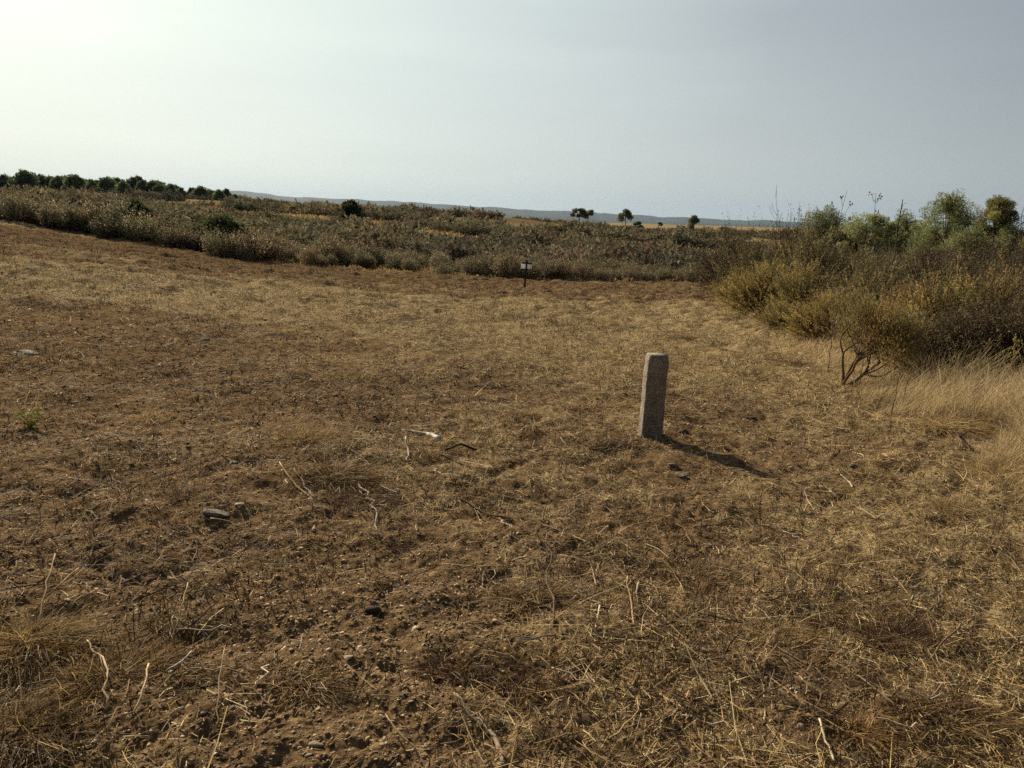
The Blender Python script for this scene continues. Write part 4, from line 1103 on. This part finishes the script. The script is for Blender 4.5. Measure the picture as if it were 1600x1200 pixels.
# scrub on the slopes beyond: one uncountable mass
def scrubland():
    g = np.random.default_rng(31)
    forms = []
    for i in range(16):
        near = i < 8
        st, (V, Q, C) = far_shrub(950 + i, 1.25, 2.3, 260 if near else 90, .25 if near else .42, [MIDC, MIDG, MIDB, MIDB][i % 4] + MIDC, nt=34 if near else 16)
        sv, sq, sc = np.concatenate(st.v), np.concatenate(st.q), np.concatenate(st.c)
        forms.append((np.vstack([sv, V]), np.vstack([sq, Q + len(sv)]), np.vstack([sc, C])))
    n = 21000
    Y = 49 + 221 * g.random(n) ** 1.35; s = g.uniform(-.80, .62, n)
    x = s * Y
    gap = fbm(x, Y * .8, 17, 61, 3)
    k = (gap < .10) & ((fbm(x * .5, Y, 6, 66, 2) < .24)) & ((Y < 110) | (g.random(n) < .75)) & (g.random(n) < np.clip(Y / 75, .5, 1) ** .5)
    px = 800 + s * 1220
    k &= ~((px > 850) & (Y > 235)) & ~((px > 1240) & (Y > 60) & (g.random(n) < .5))
    x, Y = x[k], Y[k]; z = H(x, Y) - .05; n = len(x)
    f = g.integers(0, 8, n) + 8 * (Y > 105); a = g.uniform(0, 6.28, n); sc_ = g.uniform(.45, 1.3, n) * (1 + .9 * vnoise(x, Y, 11, 5)); hh = g.uniform(.6, 1.15, n)
    tv = vnoise(x, Y, 25, 7); tw_ = vnoise(x, Y * .7, 9, 17)
    tint = np.array([.92, .96, 1.02]) * np.stack([1 + .3 * tv + .7 * tw_, 1 + .35 * tv + .55 * tw_, 1 + .2 * tv + .5 * tw_], -1)
    Vs, Qs, Cs, off = [], [], [], 0
    for j in range(16):
        V, Q, C = forms[j]; m = f == j; kk = int(m.sum())
        if not kk: continue
        ca, sa = np.cos(a[m])[:, None], np.sin(a[m])[:, None]; S = sc_[m][:, None]
        X = (V[None, :, 0] * ca - V[None, :, 1] * sa) * S * 1.1 + x[m][:, None]
        Y_ = (V[None, :, 0] * sa + V[None, :, 1] * ca) * S * 1.1 + Y[m][:, None]
        Z = V[None, :, 2] * S * hh[m][:, None] + z[m][:, None]
        Vs.append(np.stack([X, Y_, Z], -1).reshape(-1, 3).astype(np.float32))
        Qs.append((Q[None] + (np.arange(kk) * len(V))[:, None, None] + off).reshape(-1, 4).astype(np.int32))
        Cs.append((C[None] * tint[m][:, None, :]).reshape(-1, 3).astype(np.float32)); off += kk * len(V)
    ob('scrubland', mesh_np('scrubland', np.vstack(Vs), np.vstack(Qs), col=np.vstack(Cs)), M_SCRUB, kind='stuff',
       label='brown and olive scrub covering the slopes beyond the field', category='scrub')
    print('scrub', n, off)
scrubland()
# dry grass between the shrubs
def far_grass(n):
    g = np.random.default_rng(32)
    Y = np.exp(g.uniform(np.log(42), np.log(130), n)); x = g.uniform(-.8, .5, n) * Y
    k = (Y > np.interp(x / Y * 1220 + 800, [0, 400, 800, 1130], [43, 40.5, 43.5, 45])); x, Y = x[k], Y[k]; n = len(x)
    z = H(x, Y); c = np.array(TNC + [(.22, .15, .08)])[g.integers(0, 4, n)] * g.uniform(.6, 1.0, (n, 1))
    V, Q, C = strips(np.column_stack([x, Y, z]), unit(np.column_stack([g.normal(0, .3, n), g.normal(0, .3, n), np.ones(n)])), g.uniform(.08, .42, n) * np.clip((Y - 40) / 8, .3, 1), g.uniform(.02, .05, n) * Y / 50,
                     unit(np.column_stack([g.normal(0, .3, n), np.ones(n), np.zeros(n)])), g.normal(0, .1, (n, 3)), c, seg=1)
    ob('slope_grass', mesh_np('slope_grass', V, Q, col=C), M_GRASS, kind='stuff', label='pale dry grass between shrubs on the slopes', category='grass')
far_grass(90000)

# ------------------------------------------------------------------ trees
def crown_mesh(seed, lobes, nper, ls, cols, fill=1.0, asp=.55):
    g = np.random.default_rng(seed); A = Acc()
    for (cx, cy, cz, rx, ry, rz_) in lobes:
        n = int(nper); d = unit(g.normal(0, 1, (n, 3))); rad = g.random(n) ** .38 * (1 + .12 * np.sin(d[:, 0] * 7 + cx * 5) + .12 * np.sin(d[:, 2] * 8 + cy * 3)) * fill
        P = d * rad[:, None] * np.array([rx, ry, rz_]) + np.array([cx, cy, cz])
        D = unit(d * .7 + g.normal(0, .6, (n, 3)) + (0, 0, .3))
        base = np.array(cols)[g.integers(0, len(cols))]
        c = (base * .6 + .4 * np.array(cols)[g.integers(0, len(cols), n)]) * g.uniform(.7, 1.3, (n, 1))
        V, Q, C = strips(P, D, ls * g.uniform(.5, 1.4, n), ls * asp * g.uniform(.5, 1.3, n), unit(g.normal(0, 1, (n, 3))), np.zeros((n, 3)), c, seg=1)
        A.add(V, Q, c=C)
    return A.mesh('crown')
def tree(name, label, cat, seed, h, w, trunk_h, nl, nper, ls, cols, rtr, top=None, squash=.8, group=None, shape='mound', asp=.55):
    g = np.random.default_rng(seed); root = empty(name, (0, -90, 0), label, cat, group=group)
    lobes = []
    ch = h - trunk_h
    for i in range(nl):
        a = g.uniform(0, 6.28); f = (i + .5) / nl
        if shape == 'round': zc = trunk_h + ch * (.18 + .66 * g.random()); rr_ = w / 2 * math.sqrt(max(.05, 1 - ((zc - trunk_h) / ch * 2 - .85) ** 2 * .75)) * g.uniform(.35, .72)
        elif shape == 'mound':
            u = g.random() ** .8; zc = trunk_h + ch * .88 * u; rr_ = w / 2 * math.sqrt(max(.02, 1 - u ** 2.2)) * g.uniform(.35, 1.02)
        elif shape == 'cone': zc = trunk_h + ch * (.08 + .84 * f); rr_ = w / 2 * (1.05 - .85 * f) * g.uniform(.35, .7)
        else: zc = trunk_h + ch * g.uniform(.3, .85); rr_ = w / 2 * g.uniform(.3, .8)
        rs = w * (g.uniform(.11, .24) if nl < 30 else g.uniform(.07, .19))
        lobes.append((rr_ * math.cos(a), rr_ * math.sin(a), zc, rs, rs, rs * squash))
    acc = Acc()
    tube(acc, [(0, 0, -.2), (.03 * w, 0, trunk_h * .6), (0, .02 * w, trunk_h + ch * .4), (0, 0, trunk_h + ch * .8)], [rtr, rtr * .8, rtr * .55, rtr * .2], (.10, .075, .055), n=8)
    for (cx, cy, cz, rx, _, _) in lobes:
        s0 = np.array([0, 0, trunk_h + (cz - trunk_h) * .35])
        tube(acc, [s0, (s0 + np.array([cx, cy, cz])) / 2 + np.array([0, 0, -.04 * h]), (cx, cy, cz)], [rtr * .4, rtr * .28, rtr * .12], (.09, .07, .05), n=5)
    ob('trunk', acc.mesh('trunk', True), M_BARK, root)
    ob('crown', crown_mesh(seed + 1, lobes, nper, ls, cols, asp=asp), M_PINE, root)
    return root
PN = [(.13, .17, .075), (.17, .21, .09), (.10, .13, .06)]
PN2 = [(.21, .24, .10), (.27, .29, .12), (.15, .175, .08), (.27, .27, .11)]
OAK = [(.15, .16, .09), (.20, .205, .115), (.11, .12, .07)]
rowp = [tree('pine_tree', 'x', 'tree', 1000 + i, [5.2, 4.7, 5.7, 4.9, 5.4][i], [5.8, 6.2, 5.2, 5.0, 6.6][i], .3, 36, 190, .34, PN, .13, squash=.95, shape='mound') for i in range(5)]
G_P = 'dark green pines in the row on the ridge'
ridge = [(-150, 1.0), (-120, 1.1), (-95, 1.0), (-70, 1.1), (-45, 1.05), (-22, 1.0), (0, .92), (12, .88), (30, 1.05), (45, 1.05), (58, .95), (72, 1.0), (85, .88), (98, 1.0), (108, .92), (122, .98),
         (135, .82), (148, .72), (160, .85), (172, .80), (186, .85), (198, .78), (212, .92), (228, .85), (243, .80), (252, .72), (268, .74), (285, .62), (303, .74), (316, .72), (330, .64), (345, .68), (355, .64), (368, .52), (377, .42)]
rr = random.Random(8)
ridge += [(px + 8, s * .97) for px, s in ridge if px < 300] + [(px - 4, s * .9) for px, s in ridge if px < 150]
for i, (px, s) in enumerate(ridge):
    Y = 205 + rr.uniform(-8, 14) + (0 if i % 2 else 14) + (22 if i >= 34 else 0); x, y = at(px, Y); p = rowp[i % 5]; s = s * Y / 205
    lab = 'dark green pine standing in the row on the ridge'
    if px == 377: lab = 'smallest dark pine at the low end of the ridge row'
    z = hz(x, y) - .5
    if p.name not in used:
        used.add(p.name); p.location = (x, y, z); p.scale = (s, s, s); p['label'] = lab; p['group'] = G_P
    else: copy_thing(p, (x, y, z), rr.uniform(0, 6), (s, s, s * rr.uniform(.92, 1.06)), lab, None if px == 377 else G_P)

def put(root, px, Y, pyb=None, s=1.0, rz=0):
    x, y = at(px, Y); z = hz(x, y) - .15
    root.location = (x, y, z); root.rotation_euler = (0, 0, rz); root.scale = (s, s, s); return root
M = lambda p, Y: p * Y / FPX
# open-grown oaks on the skyline
put(tree('oak_tree', 'broad spreading oak, larger of the twin oaks on the skyline', 'tree', 1101, M(30, 235), M(21, 235), M(15, 235), 10, 300, .30, OAK, .16, squash=.7), 905, 235)
put(tree('oak_tree', 'slimmer oak whose crown meets its larger twin on the skyline', 'tree', 1102, M(29, 237), M(19, 237), M(15, 237), 9, 280, .30, OAK, .14, squash=.7), 918, 237)
put(tree('oak_tree', 'single round oak standing between the twin oaks and the lone one', 'tree', 1103, M(31, 225), M(25, 225), M(14, 225), 11, 300, .30, OAK, .16, squash=.7), 977, 225)
put(tree('oak_tree', 'low bushy oak touching the single round oak', 'tree', 1104, M(9, 240), M(18, 240), M(1, 240), 8, 220, .30, OAK, .1, squash=.6), 997, 240)
put(tree('oak_tree', 'lone oak with a bare trunk in front of the pale far field', 'tree', 1105, M(38, 170), M(23, 170), M(16, 170), 9, 330, .24, OAK, .14, squash=.9), 1084, 170)
put(tree('bush', 'low dark bush alone on the edge of the pale far field', 'bush', 1106, M(5, 300), M(9, 300), .2, 6, 120, .3, OAK, .06, squash=.5), 1031, 300)
# evergreen bushes in the scrub
put(tree('evergreen_bush', 'big rounded dark evergreen bush alone on the scrub slope', 'bush', 1107, M(54, 78), M(52, 78), .2, 30, 500, .16, [(.055, .07, .032), (.08, .10, .04), (.04, .05, .025)], .10, squash=.8), 545, 78)
put(tree('evergreen_bush', 'dark evergreen bush poking out of the scrub line below the pine row', 'bush', 1108, M(64, 46), M(70, 46), .2, 30, 420, .11, GRNB, .06, squash=.8), 212, 47)
put(tree('evergreen_bush', 'wide dark evergreen bush above the bend of the scrub line', 'bush', 1109, M(60, 45), M(100, 45), .2, 40, 420, .11, GRNB + MIDG, .06, squash=.7), 345, 44.5)
put(tree('evergreen_bush', 'small fresh green bush beside a golden patch on the slope', 'bush', 1110, M(24, 95), M(22, 95), .2, 12, 300, .18, [(.08, .10, .035), (.10, .12, .05)], .06), 830, 92)
put(tree('evergreen_bush', 'small dark green bush at the crest below the twin oaks', 'bush', 1111, M(13, 120), M(20, 120), .2, 10, 240, .2, GRNB, .06), 787, 118)
put(tree('evergreen_bush', 'low green bush right of a golden clearing', 'bush', 1112, M(10, 130), M(22, 130), .2, 10, 200, .2, GRNB, .06), 877, 130)
bpy.data.objects[-1] if False else None
put(tree('evergreen_bush', 'grey green bush on the crest of the scrub slope', 'bush', 1113, M(14, 120), M(18, 120), .2, 10, 220, .2, GRNB, .06), 696, 118)
put(tree('evergreen_bush', 'squat green bush halfway up the slope near the lone oak', 'bush', 1114, M(12, 140), M(18, 140), .2, 10, 220, .2, MIDG, .06), 1048, 140)
# young pines beyond the thicket
put(tree('pine_tree', 'young pine with a soft pointed crown, nearest the seed-head stems', 'tree', 1201, M(118, 55), M(74, 55), 1.2, 24, 430, .13, PN2, .07, shape='mound', squash=1.0, asp=.25), 1290, 55)
put(tree('pine_tree', 'wide pine with a flat top behind the thicket', 'tree', 1202, M(112, 52), M(104, 52), 1.2, 32, 430, .13, PN2, .08, shape='mound', asp=.25), 1357, 52)
put(tree('pine_tree', 'narrow small pine beside the wide flat topped one', 'tree', 1203, M(108, 56), M(66, 56), 1.2, 20, 420, .13, PN2, .07, shape='mound', squash=1.1, asp=.25), 1418, 56)
put(tree('pine_tree', 'tallest pale green pine behind the thicket', 'tree', 1204, M(136, 46), M(104, 46), 1.2, 34, 520, .12, PN2, .09, shape='mound', squash=1.1, asp=.25), 1483, 46)
put(tree('pine_tree', 'rounded umbrella shaped pine on a bare trunk', 'tree', 1205, M(128, 50), M(62, 50), M(68, 50), 56, 330, .12, [(.22, .215, .08), (.27, .26, .09), (.16, .16, .065)], .09, asp=.25), 1556, 50)
put(tree('pine_tree', 'low pine filling the gap below the umbrella pine', 'tree', 1206, M(88, 40), M(90, 40), .8, 24, 400, .12, PN2, .06, shape='mound', asp=.25), 1520, 40)
put(tree('pine_tree', 'pine cut off by the frame edge beyond the umbrella pine', 'tree', 1207, M(100, 48), M(90, 48), 1.0, 24, 400, .12, PN2, .07, shape='mound', asp=.25), 1608, 48)

put(tree('pine_tree', 'low dull pine joining the pointed pine to the flat topped one', 'tree', 1208, M(86, 53), M(60, 53), .3, 22, 360, .13, PN2, .05, shape='mound'), 1322, 53)
put(tree('pine_tree', 'low pine between the flat topped pine and the narrow small one', 'tree', 1209, M(92, 54), M(56, 54), .3, 22, 360, .13, PN2, .05, shape='mound'), 1392, 54)
put(tree('pine_tree', 'shaggy low pine between the narrow small pine and the tallest one', 'tree', 1210, M(94, 50), M(60, 50), .3, 22, 360, .13, PN2, .05, shape='mound'), 1445, 50)
# ------------------------------------------------------------------ far hills
def hills():
    g_y = np.concatenate([np.linspace(4200, 5600, 16), np.linspace(5800, 9500, 24)])
    sx = np.linspace(-1.1, 1.1, 520)
    px = 800 + sx * FPX
    topy = np.interp(px, [-400, 200, 375, 420, 470, 520, 600, 660, 720, 780, 830, 880, 890, 905, 925, 960, 1010, 1060, 1130, 1190, 1260, 1700], [300, 300, 301, 306, 311, 314, 317, 321, 324, 328, 331, 333, 334, 331, 336, 338, 341, 342, 346, 347, 352, 366])
    topy = topy - 2.5 + 2.2 * fbm(px, px * 0, 26, 5, 3) - .5
    ang = np.array([pdir(a, b)[2] for a, b in zip(px, topy)])
    X, Y, Z = [], [], []
    for yy in g_y:
        f = np.exp(-((yy - 7400) / 1100) ** 2)
        f1 = np.exp(-((yy - 5000) / 420) ** 2) * .6
        top = CAM_H + ang * 7400
        x = sx * yy
        z = -32 + (top + 32) * (f + 0) + 9 * fbm(x, np.full_like(x, yy), 420, 3, 4) * f
        z = np.maximum(z, -32 + (top + 32) * f1 * .62 * (1 + .9 * vnoise(x, np.full_like(x, yy), 1100, 8)))
        X.append(x); Y.append(np.full_like(x, yy)); Z.append(z)
    V = np.column_stack([np.concatenate(X), np.concatenate(Y), np.concatenate(Z)])
    n = len(sx); i = np.arange(len(g_y) - 1)[:, None] * n; j = np.arange(n - 1)[None]
    q = np.stack([i + j, i + j + 1, i + n + j + 1, i + n + j], -1).reshape(-1, 4)
    ob('hills', mesh_np('hills', V, q, smooth=True), simple_mat('hill_scrub', (.040, .052, .055), .95, var=.5, scale=.004), kind='structure')
hills()

# ------------------------------------------------------------------ haze
def haze():
    acc = Acc(); boxv(acc, 0, 4800, 60, 26000, 10400, 320)
    me = acc.mesh('haze')
    m = bpy.data.materials.new('haze_air'); m.use_nodes = True; nt = m.node_tree; nt.nodes.clear()
    o = nt.nodes.new('ShaderNodeOutputMaterial'); v = nt.nodes.new('ShaderNodeVolumePrincipled')
    v.inputs['Color'].default_value = (.42, .66, 1, 1); v.inputs['Density'].default_value = 3.6e-5; v.inputs['Anisotropy'].default_value = .15
    nt.links.new(v.outputs[0], o.inputs['Volume'])
    ob('haze', me, m, kind='stuff', label='pale blue haze over the far hills', category='haze')
haze()
